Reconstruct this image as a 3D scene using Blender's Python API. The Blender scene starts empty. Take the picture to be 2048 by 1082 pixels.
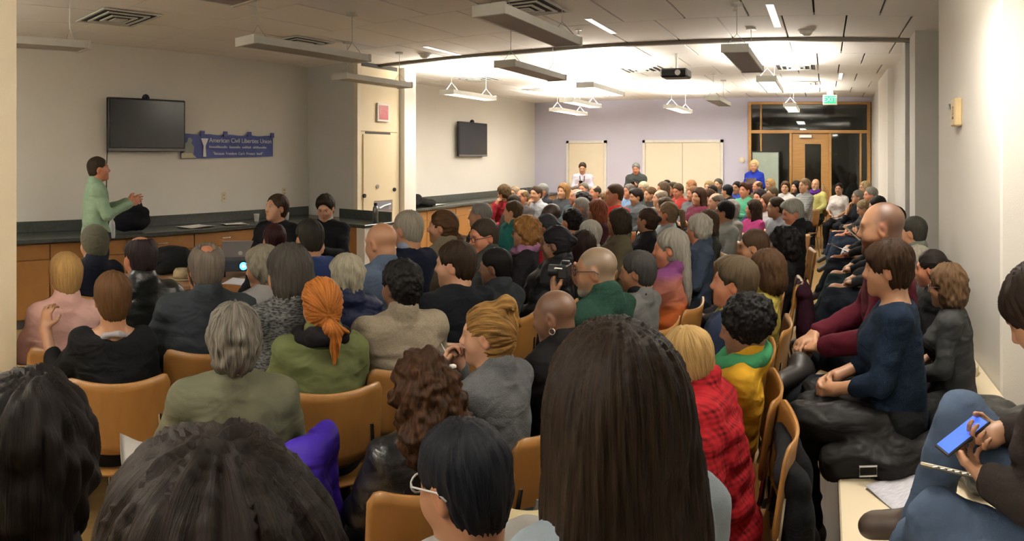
import bpy, math, random
import numpy as np
from mathutils import Matrix, Vector

# ------------------------------------------------------------------ camera, world, exposure
SC = bpy.context.scene
COL = SC.collection
F, XV, YH, EYE = 1300.0, 1650.0, 315.0, 1.73      # phone panorama: cylinder focal length, vanishing column, horizon row, eye height
cam_d = bpy.data.cameras.new('camera')
cam_d.type = 'PANO'
cam_d.panorama_type = 'CENTRAL_CYLINDRICAL'
cam_d.central_cylindrical_radius = 1.0
cam_d.central_cylindrical_range_u_min = (0 - XV) / F
cam_d.central_cylindrical_range_u_max = (2048 - XV) / F
cam_d.central_cylindrical_range_v_min = (YH - 1082) / F
cam_d.central_cylindrical_range_v_max = YH / F
cam_d.lens = 20
cam_d.clip_start = 0.02
cam = bpy.data.objects.new('camera', cam_d)
COL.objects.link(cam)
cam.location = (0, 0, EYE)
cam.rotation_euler = (math.pi / 2, 0, 0)
SC.camera = cam

w = bpy.data.worlds.new('world'); SC.world = w; w.use_nodes = True
w.node_tree.nodes['Background'].inputs[0].default_value = (0.02, 0.025, 0.04, 1)
w.node_tree.nodes['Background'].inputs[1].default_value = 0.3

SC.view_settings.view_transform = 'Standard'
SC.view_settings.look = 'None'
SC.view_settings.gamma = 1
SC.view_settings.use_curve_mapping = False
SC.view_settings.exposure = 0.0

# room dimensions (metres)
XL, XR, YB, YF, ZC = -6.7, 1.0, -1.6, 14.0, 3.03
YT = 7.07                                           # partition track across the ceiling

# ------------------------------------------------------------------ helpers
rng = random.Random(7)
def az(px): return (px - XV) / F
def at(px, r, z=0.0):
    p = az(px); return Vector((r * math.sin(p), r * math.cos(p), z))
def zat(py, r): return EYE - (py - YH) * r / F
def dist(py, z): return F * (EYE - z) / (py - YH)

MATS = {}
def lin(r, g, b):
    f = lambda c: (c / 255 / 12.92) if c / 255 <= 0.04045 else ((c / 255 + 0.055) / 1.055) ** 2.4
    return (f(r), f(g), f(b))
def new_mat(name):
    m = bpy.data.materials.new(name); m.use_nodes = True
    nt = m.node_tree; b = nt.nodes['Principled BSDF']
    return m, nt, b
def node(nt, t, **kw):
    n = nt.nodes.new(t)
    for k, v in kw.items():
        if k in n.inputs: n.inputs[k].default_value = v
        else: setattr(n, k, v)
    return n
def mixcol(nt, fac, a, b, blend='MIX'):
    n = nt.nodes.new('ShaderNodeMix'); n.data_type = 'RGBA'; n.blend_type = blend
    for s, v in ((0, fac), (6, a), (7, b)):
        if hasattr(v, 'is_output'): nt.links.new(v, n.inputs[s])
        else: n.inputs[s].default_value = v if s == 0 else (*v, 1)
    return n.outputs[2]
def mat(name, col, rough=0.6, metal=0.0, noise=0.12, nscale=8.0, bump=0.0, bscale=60.0, coat=0.0, spec=0.5, stretch=None, emit=0.0):
    """plain surface: colour with a little mottling and fine relief"""
    key = ('m', name)
    if key in MATS: return MATS[key]
    m, nt, b = new_mat(name)
    b.inputs['Roughness'].default_value = rough; b.inputs['Metallic'].default_value = metal
    b.inputs['Coat Weight'].default_value = coat; b.inputs['Specular IOR Level'].default_value = spec
    tc = node(nt, 'ShaderNodeTexCoord'); src = tc.outputs['Object']
    if stretch:
        mp = node(nt, 'ShaderNodeMapping'); mp.inputs['Scale'].default_value = stretch
        nt.links.new(src, mp.inputs[0]); src = mp.outputs[0]
    nz = node(nt, 'ShaderNodeTexNoise', Scale=nscale, Detail=4.0); nt.links.new(src, nz.inputs['Vector'])
    lo = tuple(c * (1 - noise) for c in col); hi = tuple(min(1, c * (1 + noise)) for c in col)
    nt.links.new(mixcol(nt, nz.outputs[0], lo, hi), b.inputs['Base Color'])
    if bump:
        n2 = node(nt, 'ShaderNodeTexNoise', Scale=bscale, Detail=3.0); nt.links.new(src, n2.inputs['Vector'])
        bp = node(nt, 'ShaderNodeBump', Strength=bump, Distance=0.01)
        nt.links.new(n2.outputs[0], bp.inputs['Height']); nt.links.new(bp.outputs[0], b.inputs['Normal'])
    if emit:
        b.inputs['Emission Color'].default_value = (*col, 1); b.inputs['Emission Strength'].default_value = emit
    MATS[key] = m
    return m
def wood(name, col, dark=0.7, scale=(1.2, 14, 14), rough=0.42):
    key = ('w', name)
    if key in MATS: return MATS[key]
    m, nt, b = new_mat(name)
    tc = node(nt, 'ShaderNodeTexCoord'); mp = node(nt, 'ShaderNodeMapping'); mp.inputs['Scale'].default_value = scale
    nt.links.new(tc.outputs['Object'], mp.inputs[0])
    nz = node(nt, 'ShaderNodeTexNoise', Scale=3.0, Detail=6.0, Distortion=0.6); nt.links.new(mp.outputs[0], nz.inputs['Vector'])
    nt.links.new(mixcol(nt, nz.outputs[0], tuple(c * dark for c in col), tuple(min(1, c * 1.2) for c in col)), b.inputs['Base Color'])
    b.inputs['Roughness'].default_value = rough
    MATS[key] = m
    return m

def mesh_obj(name, verts, faces, m=None, parent=None, loc=None, smooth=False):
    me = bpy.data.meshes.new(name); me.from_pydata([tuple(v) for v in verts], [], faces); me.update()
    if smooth: me.polygons.foreach_set('use_smooth', [True] * len(me.polygons))
    return link(name, me, m, parent, loc)
def link(name, me, m=None, parent=None, loc=None, rot=None):
    o = bpy.data.objects.new(name, me); COL.objects.link(o)
    if m is not None:
        if me is not None and len(me.materials) == 0: me.materials.append(m)
        if me.materials[0] != m:
            o.material_slots[0].link = 'OBJECT'; o.material_slots[0].material = m
    if parent is not None: o.parent = parent
    if loc is not None: o.location = loc
    if rot is not None: o.rotation_euler = rot
    return o
def empty(name, loc=(0, 0, 0), rz=0.0):
    o = bpy.data.objects.new(name, None); COL.objects.link(o); o.location = loc; o.rotation_euler = (0, 0, rz)
    o.empty_display_size = 0.1
    return o
def tag(o, label=None, cat=None, group=None, kind=None):
    if label: o['label'] = label
    if cat: o['category'] = cat
    if group: o['group'] = group
    if kind: o['kind'] = kind
    return o

class MB:
    """collects simple solids and links them as one mesh"""
    def __init__(s): s.v = []; s.f = []
    def add(s, v, f):
        n = len(s.v); s.v += [tuple(p) for p in v]; s.f += [tuple(i + n for i in q) for q in f]; return s
    def box(s, x0, x1, y0, y1, z0, z1, bev=0.0):
        if bev <= 0 or min(x1 - x0, y1 - y0, z1 - z0) <= 2.2 * bev:
            v = [(x, y, z) for z in (z0, z1) for y in (y0, y1) for x in (x0, x1)]
            return s.add(v, [(0, 2, 3, 1), (4, 5, 7, 6), (0, 1, 5, 4), (2, 6, 7, 3), (0, 4, 6, 2), (1, 3, 7, 5)])
        b = bev; v = []; idx = {}
        for cx in (0, 1):
            for cy in (0, 1):
                for cz in (0, 1):
                    X = (x0, x1)[cx]; Y = (y0, y1)[cy]; Z = (z0, z1)[cz]
                    xi = X + (b if cx == 0 else -b); yi = Y + (b if cy == 0 else -b); zi = Z + (b if cz == 0 else -b)
                    idx[cx, cy, cz] = len(v); v += [(X, yi, zi), (xi, Y, zi), (xi, yi, Z)]
        I = lambda a, bb, c, k: idx[a, bb, c] + k
        f = []
        f.append((I(0,0,0,0), I(0,0,1,0), I(0,1,1,0), I(0,1,0,0))); f.append((I(1,0,0,0), I(1,1,0,0), I(1,1,1,0), I(1,0,1,0)))
        f.append((I(0,0,0,1), I(1,0,0,1), I(1,0,1,1), I(0,0,1,1))); f.append((I(0,1,0,1), I(0,1,1,1), I(1,1,1,1), I(1,1,0,1)))
        f.append((I(0,0,0,2), I(0,1,0,2), I(1,1,0,2), I(1,0,0,2))); f.append((I(0,0,1,2), I(1,0,1,2), I(1,1,1,2), I(0,1,1,2)))
        for cx in (0, 1):
            for cy in (0, 1): f.append((I(cx,cy,0,0), I(cx,cy,1,0), I(cx,cy,1,1), I(cx,cy,0,1)))
            for cz in (0, 1): f.append((I(cx,0,cz,0), I(cx,1,cz,0), I(cx,1,cz,2), I(cx,0,cz,2)))
        for cy in (0, 1):
            for cz in (0, 1): f.append((I(0,cy,cz,1), I(1,cy,cz,1), I(1,cy,cz,2), I(0,cy,cz,2)))
        for k, i in idx.items(): f.append((i, i + 1, i + 2))
        return s.add(v, f)
    def tube(s, pts, r, n=8, closed=False):
        pts = [Vector(p) for p in pts]; rs = r if isinstance(r, (list, tuple)) else [r] * len(pts)
        v = []; N = len(pts); up = None
        for i, p in enumerate(pts):
            a = pts[(i - 1) % N] if (i > 0 or closed) else p; b = pts[(i + 1) % N] if (i < N - 1 or closed) else p
            t = (b - a).normalized()
            if up is None: up = Vector((0, 0, 1)) if abs(t.z) < 0.9 else Vector((1, 0, 0))
            x = t.cross(up).normalized(); up = x.cross(t).normalized()
            for k in range(n):
                c = 2 * math.pi * k / n; v.append(p + (x * math.cos(c) + up * math.sin(c)) * rs[i])
        f = []
        for i in range(N if closed else N - 1):
            j = (i + 1) % N
            for k in range(n):
                l = (k + 1) % n; f.append((i * n + k, i * n + l, j * n + l, j * n + k))
        if not closed: f += [tuple(range(n - 1, -1, -1)), tuple((N - 1) * n + k for k in range(n))]
        return s.add(v, f)
    def lathe(s, prof, c=(0, 0, 0), n=20):
        v = []; f = []
        for (r, z) in prof:
            for k in range(n):
                a = 2 * math.pi * k / n; v.append((c[0] + r * math.cos(a), c[1] + r * math.sin(a), c[2] + z))
        for i in range(len(prof) - 1):
            for k in range(n):
                l = (k + 1) % n; f.append((i * n + k, i * n + l, (i + 1) * n + l, (i + 1) * n + k))
        f += [tuple(range(n - 1, -1, -1)), tuple((len(prof) - 1) * n + k for k in range(n))]
        return s.add(v, f)
    def prism(s, poly, h0, h1, axis=2):
        """polygon in the plane across an axis, extruded along it"""
        n = len(poly); mk = {0: lambda p, h: (h, p[0], p[1]), 1: lambda p, h: (p[0], h, p[1]), 2: lambda p, h: (p[0], p[1], h)}[axis]
        v = [mk(p, h0) for p in poly] + [mk(p, h1) for p in poly]
        f = [tuple(range(n - 1, -1, -1)), tuple(range(n, 2 * n))] + [(i, (i + 1) % n, n + (i + 1) % n, n + i) for i in range(n)]
        return s.add(v, f)
    def build(s, name, m=None, parent=None, loc=None, smooth=False):
        return mesh_obj(name, s.v, s.f, m, parent, loc, smooth)
def box(name, x0, x1, y0, y1, z0, z1, m, parent=None, bev=0.0):
    return MB().box(x0, x1, y0, y1, z0, z1, bev).build(name, m, parent)
def area_light(name, loc, sx, sy, watts, col, up=False, parent=None):
    l = bpy.data.lights.new(name, 'AREA'); l.shape = 'RECTANGLE'; l.size = sx; l.size_y = sy; l.energy = watts; l.color = col
    o = bpy.data.objects.new(name, l); COL.objects.link(o); o.location = loc
    if up: o.rotation_euler = (math.pi, 0, 0)
    if parent is not None: o.parent = parent
    return o
# ------------------------------------------------------------------ the room
M_WALL = mat('warm_white_paint', (0.73, 0.71, 0.65), 0.75, noise=0.04, nscale=2.0, bump=0.12, bscale=220)
M_LAV = mat('lavender_paint', (0.55, 0.54, 0.66), 0.75, noise=0.03, nscale=2.0, bump=0.1, bscale=220)
M_GREY = mat('pale_grey_paint', (0.58, 0.57, 0.54), 0.75, noise=0.05, nscale=2.0, bump=0.12, bscale=220)
M_WHITE = mat('white_column_paint', (0.80, 0.77, 0.71), 0.7, noise=0.04, nscale=2.5, bump=0.15, bscale=180)
M_TILE = mat('ceiling_tile', (0.90, 0.87, 0.82), 0.9, noise=0.06, nscale=90, bump=0.5, bscale=260)
M_SLOT = mat('dark_plenum', (0.06, 0.055, 0.05), 0.9)
M_METAL = mat('brushed_metal', (0.55, 0.54, 0.52), 0.35, metal=0.9)
M_DARK = mat('black_plastic', (0.012, 0.012, 0.013), 0.5, spec=.3)
M_WPLASTIC = mat('white_enamel', (0.72, 0.70, 0.65), 0.45)
M_CREAM = mat('cream_laminate', (0.70, 0.60, 0.42), 0.45, noise=0.05, nscale=3)
M_DOORW = mat('cream_door_paint', (0.78, 0.70, 0.54), 0.55, noise=0.03)
M_OAK = wood('honey_oak', (0.42, 0.22, 0.065))
M_CAB = wood('cabinet_wood', (0.28, 0.13, 0.035), scale=(10, 2, 1.2))

def floor_material():
    m, nt, b = new_mat('wood_floor')
    tc = node(nt, 'ShaderNodeTexCoord'); mp = node(nt, 'ShaderNodeMapping'); mp.inputs['Scale'].default_value = (1, 1, 1)
    mp.inputs['Rotation'].default_value = (0, 0, math.pi / 2)
    nt.links.new(tc.outputs['Object'], mp.inputs[0])
    br = node(nt, 'ShaderNodeTexBrick', Scale=1.0); br.inputs['Brick Width'].default_value = 1.2; br.inputs['Row Height'].default_value = 0.09
    br.inputs['Mortar Size'].default_value = 0.0015; br.offset = 0.37
    br.inputs['Color1'].default_value = (0.40, 0.255, 0.095, 1); br.inputs['Color2'].default_value = (0.33, 0.20, 0.07, 1); br.inputs['Mortar'].default_value = (0.20, 0.12, 0.05, 1)
    nt.links.new(mp.outputs[0], br.inputs['Vector'])
    m2 = node(nt, 'ShaderNodeMapping'); m2.inputs['Scale'].default_value = (18, 1.0, 1); nt.links.new(tc.outputs['Object'], m2.inputs[0])
    nz = node(nt, 'ShaderNodeTexNoise', Scale=3.0, Detail=5.0); nt.links.new(m2.outputs[0], nz.inputs['Vector'])
    nt.links.new(mixcol(nt, 0.35, br.outputs[0], mixcol(nt, nz.outputs[0], (0.28, 0.17, 0.06), (0.5, 0.34, 0.14))), b.inputs['Base Color'])
    b.inputs['Roughness'].default_value = 0.28
    return m
fl = box('floor', XL - .1, XR + .7, YB - .1, YF + .1, -0.1, 0.0, floor_material()); tag(fl, kind='structure')

# walls ---------------------------------------------------------------
tag(box('wall_left', XL - .2, XL, YB, YF, 0, ZC + .1, M_WALL), kind='structure')
tag(box('wall_back', XL, XR + .7, YB - .2, YB, 0, ZC + .1, M_GREY), kind='structure')
# far wall in lavender, open where the oak entrance stands
DX0, DX1 = math.tan(az(1497)) * YF, math.tan(az(1741)) * YF
wf = MB().box(XL, DX0, YF, YF + .2, 0, ZC + .1).box(DX0, XR + .7, YF, YF + .2, 2.93, ZC + .1)
tag(wf.build('wall_far', M_LAV), kind='structure')
# dark lobby behind the glazed entrance
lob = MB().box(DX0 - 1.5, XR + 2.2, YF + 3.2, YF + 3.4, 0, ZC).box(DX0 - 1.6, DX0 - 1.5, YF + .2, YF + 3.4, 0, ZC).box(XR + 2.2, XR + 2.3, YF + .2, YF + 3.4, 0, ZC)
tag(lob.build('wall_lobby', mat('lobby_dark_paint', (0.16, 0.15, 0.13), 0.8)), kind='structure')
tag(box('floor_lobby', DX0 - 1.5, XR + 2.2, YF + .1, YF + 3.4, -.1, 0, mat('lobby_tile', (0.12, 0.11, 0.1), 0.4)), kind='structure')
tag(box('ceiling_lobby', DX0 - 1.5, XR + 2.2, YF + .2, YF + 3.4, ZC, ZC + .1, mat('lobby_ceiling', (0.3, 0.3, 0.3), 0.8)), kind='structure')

# right wall: piers and recesses
wr = MB().box(1.30, 1.7, YB, 3.25, 0, ZC + .1).box(1.30, 1.7, 5.1, 6.6, 0, ZC + .1)
wr.box(1.0, 1.7, 7.35, 9.4, 0, ZC + .1).box(1.0, 1.7, 11.1, YF, 0, ZC + .1)
tag(wr.build('wall_right', M_GREY), kind='structure')
tag(box('wall_right_near_pier', .90, 1.7, 3.25, 5.1, 0, ZC + .1, M_WHITE, bev=.012), kind='structure')
tag(box('wall_right_middle_pier', .92, 1.7, 6.6, 7.02, 0, ZC + .1, M_GREY), kind='structure')
tag(box('wall_right_partition_jamb', .88, 1.7, 7.10, 7.35, 0, ZC + .1, M_GREY), kind='structure')
tag(box('wall_right_far_pier', .91, 1.0, 9.4, 11.1, 0, ZC + .1, M_WHITE), kind='structure')
# pier at the left edge of the view
lp = at(33, 3.0)
tag(box('wall_left_near_pier', lp.x - .55, lp.x, lp.y - .75, lp.y, 0, ZC + .1, mat('cream_pier_paint', (0.80, 0.70, 0.52), 0.7, noise=0.03, bump=.1, bscale=180)), kind='structure')

# partition pocket on the left wall
PX1, PY0, PY1 = -5.78, 6.57, 7.50
tag(box('wall_pocket', XL, PX1 - .03, PY0, PY1, 0, ZC + .1, M_GREY), kind='structure')
tag(box('wall_pocket_jamb', XL, PX1 + .10, PY1 + .02, PY1 + .30, 0, ZC + .02, M_WALL), kind='structure')

# ceiling: backing slab and staggered panels with dark joints ---------------
ce = box('ceiling', XL - .1, XR + .7, YB - .1, YF + .1, ZC + .03, ZC + .15, M_SLOT); tag(ce, kind='structure')
PW, PL = 0.60, 1.02
pm = MB().box(-PW / 2 + .009, PW / 2 - .009, -PL / 2 + .004, PL / 2 - .004, 0, .03, .003)
pme = bpy.data.meshes.new('ceiling_panel'); pme.from_pydata(pm.v, [], pm.f); pme.materials.append(M_TILE)
pm2 = MB().box(-PW / 4 + .009, PW / 4 - .009, -PL / 2 + .004, PL / 2 - .004, 0, .03, .003)
pme2 = bpy.data.meshes.new('ceiling_panel_half'); pme2.from_pydata(pm2.v, [], pm2.f); pme2.materials.append(M_TILE)
def panel_rows(y0, y1, par0):
    k = 0; y = y0
    n = int(round((y1 - y0) / PL)); L = (y1 - y0) / n
    for i in range(n):
        yc = y0 + (i + .5) * L; off = (i + par0) % 2
        x = XL
        first = True
        while x < XR + .6:
            if off and first:
                o = link('ceiling_panel', pme2, None, ce, (x + PW / 4, yc, ZC)); x += PW / 2
            else:
                o = link('ceiling_panel', pme, None, ce, (x + PW / 2, yc, ZC)); x += PW
            o.scale = (1, L / PL, 1); first = False
panel_rows(YB, YT - .05, 0)
panel_rows(YT + .05, YF, 1)
tag(box('trim_1', XL, XR + .3, YT - .035, YT + .035, ZC - .035, ZC + .03, mat('partition_track_metal', (0.20, 0.18, 0.15), 0.5, metal=.5)), kind='structure')

# baseboards
M_BASE = mat('dark_baseboard', (0.05, 0.045, 0.04), 0.5)
tag(box('baseboard_far', XL, DX0, YF - .02, YF, 0, .1, M_BASE), kind='structure')
tag(box('baseboard_right', .985, 1.0, 7.36, 9.39, 0, .1, M_BASE), kind='structure')

# doors on the far wall ------------------------------------------------------
def cream_door(name, px0, px1, leaves):
    x0, x1 = math.tan(az(px0)) * YF, math.tan(az(px1)) * YF
    root = empty(name, ((x0 + x1) / 2, YF, 0)); root['kind'] = 'structure'
    w2 = (x1 - x0) / 2; H = 2.12
    MB().box(-w2, -w2 + .06, -.05, 0, 0, H).box(w2 - .06, w2, -.05, 0, 0, H).box(-w2, w2, -.05, 0, H - .06, H).build('door_frame', M_WPLASTIC, root)
    lw = (2 * w2 - .12) / leaves
    for i in range(leaves):
        a = -w2 + .06 + i * lw
        d = box('door_leaf', a + .004, a + lw - .004, -.035, -.005, .01, H - .064, M_DOORW, root, .004)
        hx = a + lw - .07 if i == 0 else a + .07
        MB().tube([(hx, -.035, 1.02), (hx, -.075, 1.02), (hx - .1 if i == 0 else hx + .1, -.075, 1.02)], .011, 8).build('door_handle', M_METAL, d)
        for hz in (.25, 1.05, 1.9):
            e = a + .004 if i == 0 else a + lw - .014
            box('hinge', e, e + .012, -.042, -.034, hz, hz + .1, M_METAL, d)
    return root
cream_door('door_1', 1134, 1214, 1)
cream_door('door_2', 1286, 1447, 2)

# oak glazed entrance
M_GLASS, nt_, b_ = new_mat('entrance_glass')
b_.inputs['Base Color'].default_value = (.75, .82, .8, 1); b_.inputs['Roughness'].default_value = .03
b_.inputs['Transmission Weight'].default_value = 1.0; b_.inputs['IOR'].default_value = 1.45
en = empty('door_3', ((DX0 + DX1) / 2, YF, 0)); en['kind'] = 'structure'
ex = lambda px: math.tan(az(px)) * YF - (DX0 + DX1) / 2
TZ0, TZ1, TOPZ = 2.25, 2.32, 2.93
def bar(n, a, b_, z0, z1, y0=-.06, y1=.1, parent=en): return box(n, a, b_, y0, y1, z0, z1, M_OAK, parent, .004)
bar('jamb', ex(1497), ex(1503), 0, TOPZ); bar('jamb', ex(1734), ex(1741), 0, TOPZ)
bar('head_rail', ex(1503), ex(1734), TOPZ - .06, TOPZ); bar('transom_rail', ex(1503), ex(1734), TZ0, TZ1)
bar('mullion', ex(1521), ex(1524), 0, TZ0); bar('mullion', ex(1521), ex(1524), TZ1, TOPZ - .06)
bar('mullion', ex(1579), ex(1584), 0, TZ0); bar('mullion', ex(1658), ex(1663), 0, TZ0); bar('mullion', ex(1719), ex(1723), 0, TZ0)
def pane(a, b_, z0, z1, parent=en, y=0.02): return box('pane', a, b_, y, y + .012, z0, z1, M_GLASS, parent)
for a, b2, z0, z1 in ((1503, 1521, .2, TZ0), (1503, 1521, TZ1, TOPZ - .06), (1524, 1734, TZ1, TOPZ - .06), (1524, 1579, .2, TZ0), (1663, 1719, .2, TZ0), (1723, 1734, .2, TZ0)):
    pane(ex(a), ex(b2), z0, z1)
for a, b2 in ((1503, 1521), (1524, 1579), (1663, 1719), (1723, 1734)): bar('bottom_rail', ex(a), ex(b2), 0, .2)
# the door leaf with its narrow light
lf = MB()
A, B = ex(1584) + .006, ex(1658) - .006
lf.box(A, ex(1610), -.02, .03, .01, TZ0 - .01).box(ex(1642), B, -.02, .03, .01, TZ0 - .01).box(ex(1610), ex(1642), -.02, .03, 2.02, TZ0 - .01).box(ex(1610), ex(1642), -.02, .03, .01, .35)
leaf = lf.build('door_leaf', M_OAK, en)
pane(ex(1610), ex(1642), .35, 2.02, leaf, 0.0)
box('door_closer', ex(1599), ex(1624), -.09, -.02, 2.15, 2.22, M_METAL, leaf, .006)
MB().tube([(ex(1646), -.02, 1.15), (ex(1646), -.07, 1.13), (ex(1646), -.07, .85), (ex(1646), -.02, .83)], .012, 8).build('pull_handle', M_METAL, leaf)

# EXIT signs ------------------------------------------------------------------
def text_mesh(name, body, size, m, parent, loc, rot, ext=0.002, align='CENTER'):
    c = bpy.data.curves.new(name, 'FONT'); c.body = body; c.size = size; c.extrude = ext; c.align_x = align; c.align_y = 'CENTER'
    o = bpy.data.objects.new(name + '_tmp', c); COL.objects.link(o)
    dg = bpy.context.evaluated_depsgraph_get(); me = bpy.data.meshes.new_from_object(o.evaluated_get(dg)); COL.objects.unlink(o); bpy.data.objects.remove(o)
    me.materials.clear(); me.materials.append(m)
    return link(name, me, None, parent, loc, rot)
s = at(1660, 12.6, 0)
gx = empty('exit_sign', (s.x, 12.6, 2.86)); tag(gx, 'white hanging exit sign with glowing green letters before the oak entrance', 'exit sign')
box('housing', -.14, .14, -.02, .02, -.11, .085, M_WPLASTIC, gx, .006)
box('ceiling_mount', -.06, .06, -.02, .02, .085, ZC - 2.86, M_WPLASTIC, gx)
box('face_plate', -.115, .115, -.024, -.019, -.085, .06, mat('green_exit_glow', (0.02, 0.55, 0.22), 0.5, emit=.45), gx)
text_mesh('lettering', 'EXIT', .13, mat('pale_green_letter_glow', (0.35, 1.0, 0.55), .5, emit=1.0), gx, (0, -.0255, -.012), (math.pi / 2, 0, 0))
# ------------------------------------------------------------------ pendant lamps
ZL = 2.60
M_LENS_ON = mat('lit_lamp_lens', (1.0, 0.93, 0.80), .6, emit=3.0)
M_LENS_OFF = mat('unlit_lamp_lens', (0.30, 0.28, 0.27), .5)
M_LAMP = mat('lamp_enamel', (0.60, 0.60, 0.55), .5)
WARM = (1.0, 0.93, 0.83)
COOL = (1.0, 0.96, 0.90)
def pendant(x, y0, y1, lit, label, up=0.0, down=0.0, col=WARM):
    L = y1 - y0
    o = empty('pendant_lamp', (x, (y0 + y1) / 2, ZL)); tag(o, label, 'lamp', 'suspended linear lamps')
    h = L / 2; W = .11
    sec = [(-W, .0), (-W, .055), (-W + .03, .085), (W - .03, .085), (W, .055), (W, .0)]
    MB().prism([(-W, .002), (-W, .06), (-W + .012, .06), (-W + .012, .002)], -h, h, 1).prism([(W - .012, .002), (W - .012, .06), (W, .06), (W, .002)], -h, h, 1).build('side_rail', M_LAMP, o)
    box('lens', -W + .012, W - .012, -h, h, .004, .016, M_LENS_ON if lit else M_LENS_OFF, o)
    for sgn in (-1, 1):
        MB().prism([(-W - .006, -.004), (-W - .006, .066), (W + .006, .066), (W + .006, -.004)], sgn * h - .012, sgn * h + .012, 1).build('end_cap', M_LAMP, o)
        yc = sgn * (h - .12)
        MB().tube([(-W + .01, yc, .06), (0, yc, .17), (W - .01, yc, .06)], .003, 6).build('yoke', M_METAL, o)
        MB().tube([(0, yc, .17), (0, yc, ZC - ZL)], .0035, 6).build('cable', M_METAL, o)
        MB().lathe([(.05, ZC - ZL - .02), (.05, ZC - ZL)], (0, yc, 0), 14).build('canopy', M_LAMP, o)
    if up: area_light('lamp_up_light', (0, 0, .03), 2 * W - .04, L - .05, up, col, True, o)
    if down: area_light('lamp_down_light', (0, 0, -.006), 2 * W - .04, L - .05, down, col, False, o)
    return o
UP, DN = 105, 28
pendant(-4.8, 1.0, 2.2, 0, 'unlit pendant lamp cut by the left edge above the speaker')
pendant(-2.85, 1.05, 2.3, 0, 'unlit pendant lamp whose end shows at the top edge')
pendant(-3.9, 3.15, 4.5, 0, 'unlit slim pendant lamp left of the partition pocket, near the ceiling vent')
pendant(-4.9, 5.3, 6.5, 0, 'unlit slim pendant lamp crossing the cream pocket panel above the red sign')
pendant(-1.96, 3.45, 4.7, 0, 'large unlit pendant lamp nearest the top centre, underside in shade')
pendant(-2.95, 5.5, 6.75, 0, 'unlit grey pendant lamp just this side of the ceiling track')
pendant(-.74, 5.3, 6.6, 0, 'unlit dark pendant lamp above the right aisle this side of the track')
pendant(-4.9, 7.45, 8.65, 1, 'lit pendant lamp above the far wall screen', UP, DN)
pendant(-2.9, 7.5, 8.75, 1, 'lit pendant lamp just past the ceiling track, centre of the far half', UP, DN)
pendant(-.67, 7.4, 8.7, 1, 'lit pendant lamp past the track nearest the right wall', UP, DN)
pendant(-3.95, 9.4, 10.7, 1, 'lit pendant lamp before the lavender wall, upper of a close pair', UP, DN)
pendant(-4.9, 11.1, 12.5, 1, 'lit pendant lamp before the lavender wall, lower of a close pair', UP, DN)
pendant(-2.7, 11.1, 12.5, 1, 'lit pendant lamp hanging before the double cream doors', UP, DN)
pendant(-.6, 11.1, 12.5, 1, 'lit small pendant lamp hanging before the glazed transom', UP, DN)
pendant(-1.7, 9.7, 10.9, 0, 'unlit dark pendant lamp before the lavender wall, left of the entrance')
pendant(.38, 2.15, 3.4, 1, 'lit pendant lamp overhead beside the white pier, above the frame', 85, 32)
pendant(-5.3, -1.1, .1, 1, 'lit pendant lamp behind the camera nearest the left wall', 200, 6, COOL)
pendant(-3.2, -1.1, .1, 1, 'lit pendant lamp behind the camera in the middle', 190, 4, COOL)
pendant(-1.1, -1.1, .1, 1, 'lit pendant lamp behind the camera nearest the right wall', 120, 2, COOL)

# ceiling vents -----------------------------------------------------------------
def vent(x, y, label, s=.30):
    o = empty('ceiling_vent', (x, y, ZC - .004)); tag(o, label, 'vent', 'ceiling air diffusers')
    for k, q in enumerate((s, s * .72, s * .44)):
        z = -.012 - .006 * k; tk = .025
        b = MB().box(-q, q, -q, -q + tk, z, z + .01).box(-q, q, q - tk, q, z, z + .01).box(-q, -q + tk, -q + tk, q - tk, z, z + .01).box(q - tk, q, -q + tk, q - tk, z, z + .01)
        b.build('vane_ring', M_LAMP, o)
    box('throat', -s + .02, s - .02, -s + .02, s - .02, -.004, .003, M_SLOT, o)
    box('centre_plate', -s * .22, s * .22, -s * .22, s * .22, -.03, -.022, M_LAMP, o)
for px, py, l in ((237, 34, 'large ceiling vent above the speaker and the wall screen'), (595, 84, 'ceiling vent left of the partition pocket'), (1050, 14, 'ceiling vent at the top edge beside the large unlit lamp'),
                  (957, 157, 'ceiling vent past the track above the far wall screen'), (1285, 138, 'small ceiling vent past the track near the middle'), (1592, 133, 'bright ceiling vent past the track near the right wall'),
                  (1085, 180, 'far ceiling vent by the lavender corner'), (1605, 166, 'far ceiling vent before the entrance')):
    r = F * (ZC - EYE) / (YH - py); p = at(px, r); vent(p.x, p.y, l, .30)

# narrow lamps recessed in the panel joints
M_STRIP = mat('strip_lamp_glow', (1.0, .97, .9), .5, emit=2.2)
for px, py, l in ((1548, 32, 'bright recessed strip lamp at the top right of the middle'), (1203, 52, 'thin recessed strip lamp right of the large unlit lamp'), (885, 101, 'thin recessed strip lamp beside the smoke detector'), (1681, 152, 'short recessed strip lamp past the track near the exit sign')):
    r = F * (ZC - EYE) / (YH - py); p = at(px, r); o = empty('strip_lamp', (p.x, p.y, ZC)); tag(o, l, 'lamp', 'recessed strip lamps'); hl = .48 if py > 30 and py < 40 else .38
    box('trim', -.035, .035, -hl, hl, -.006, .004, M_WPLASTIC, o); box('diffuser', -.026, .026, -hl + .01, hl - .01, -.009, -.005, M_STRIP, o)
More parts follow.
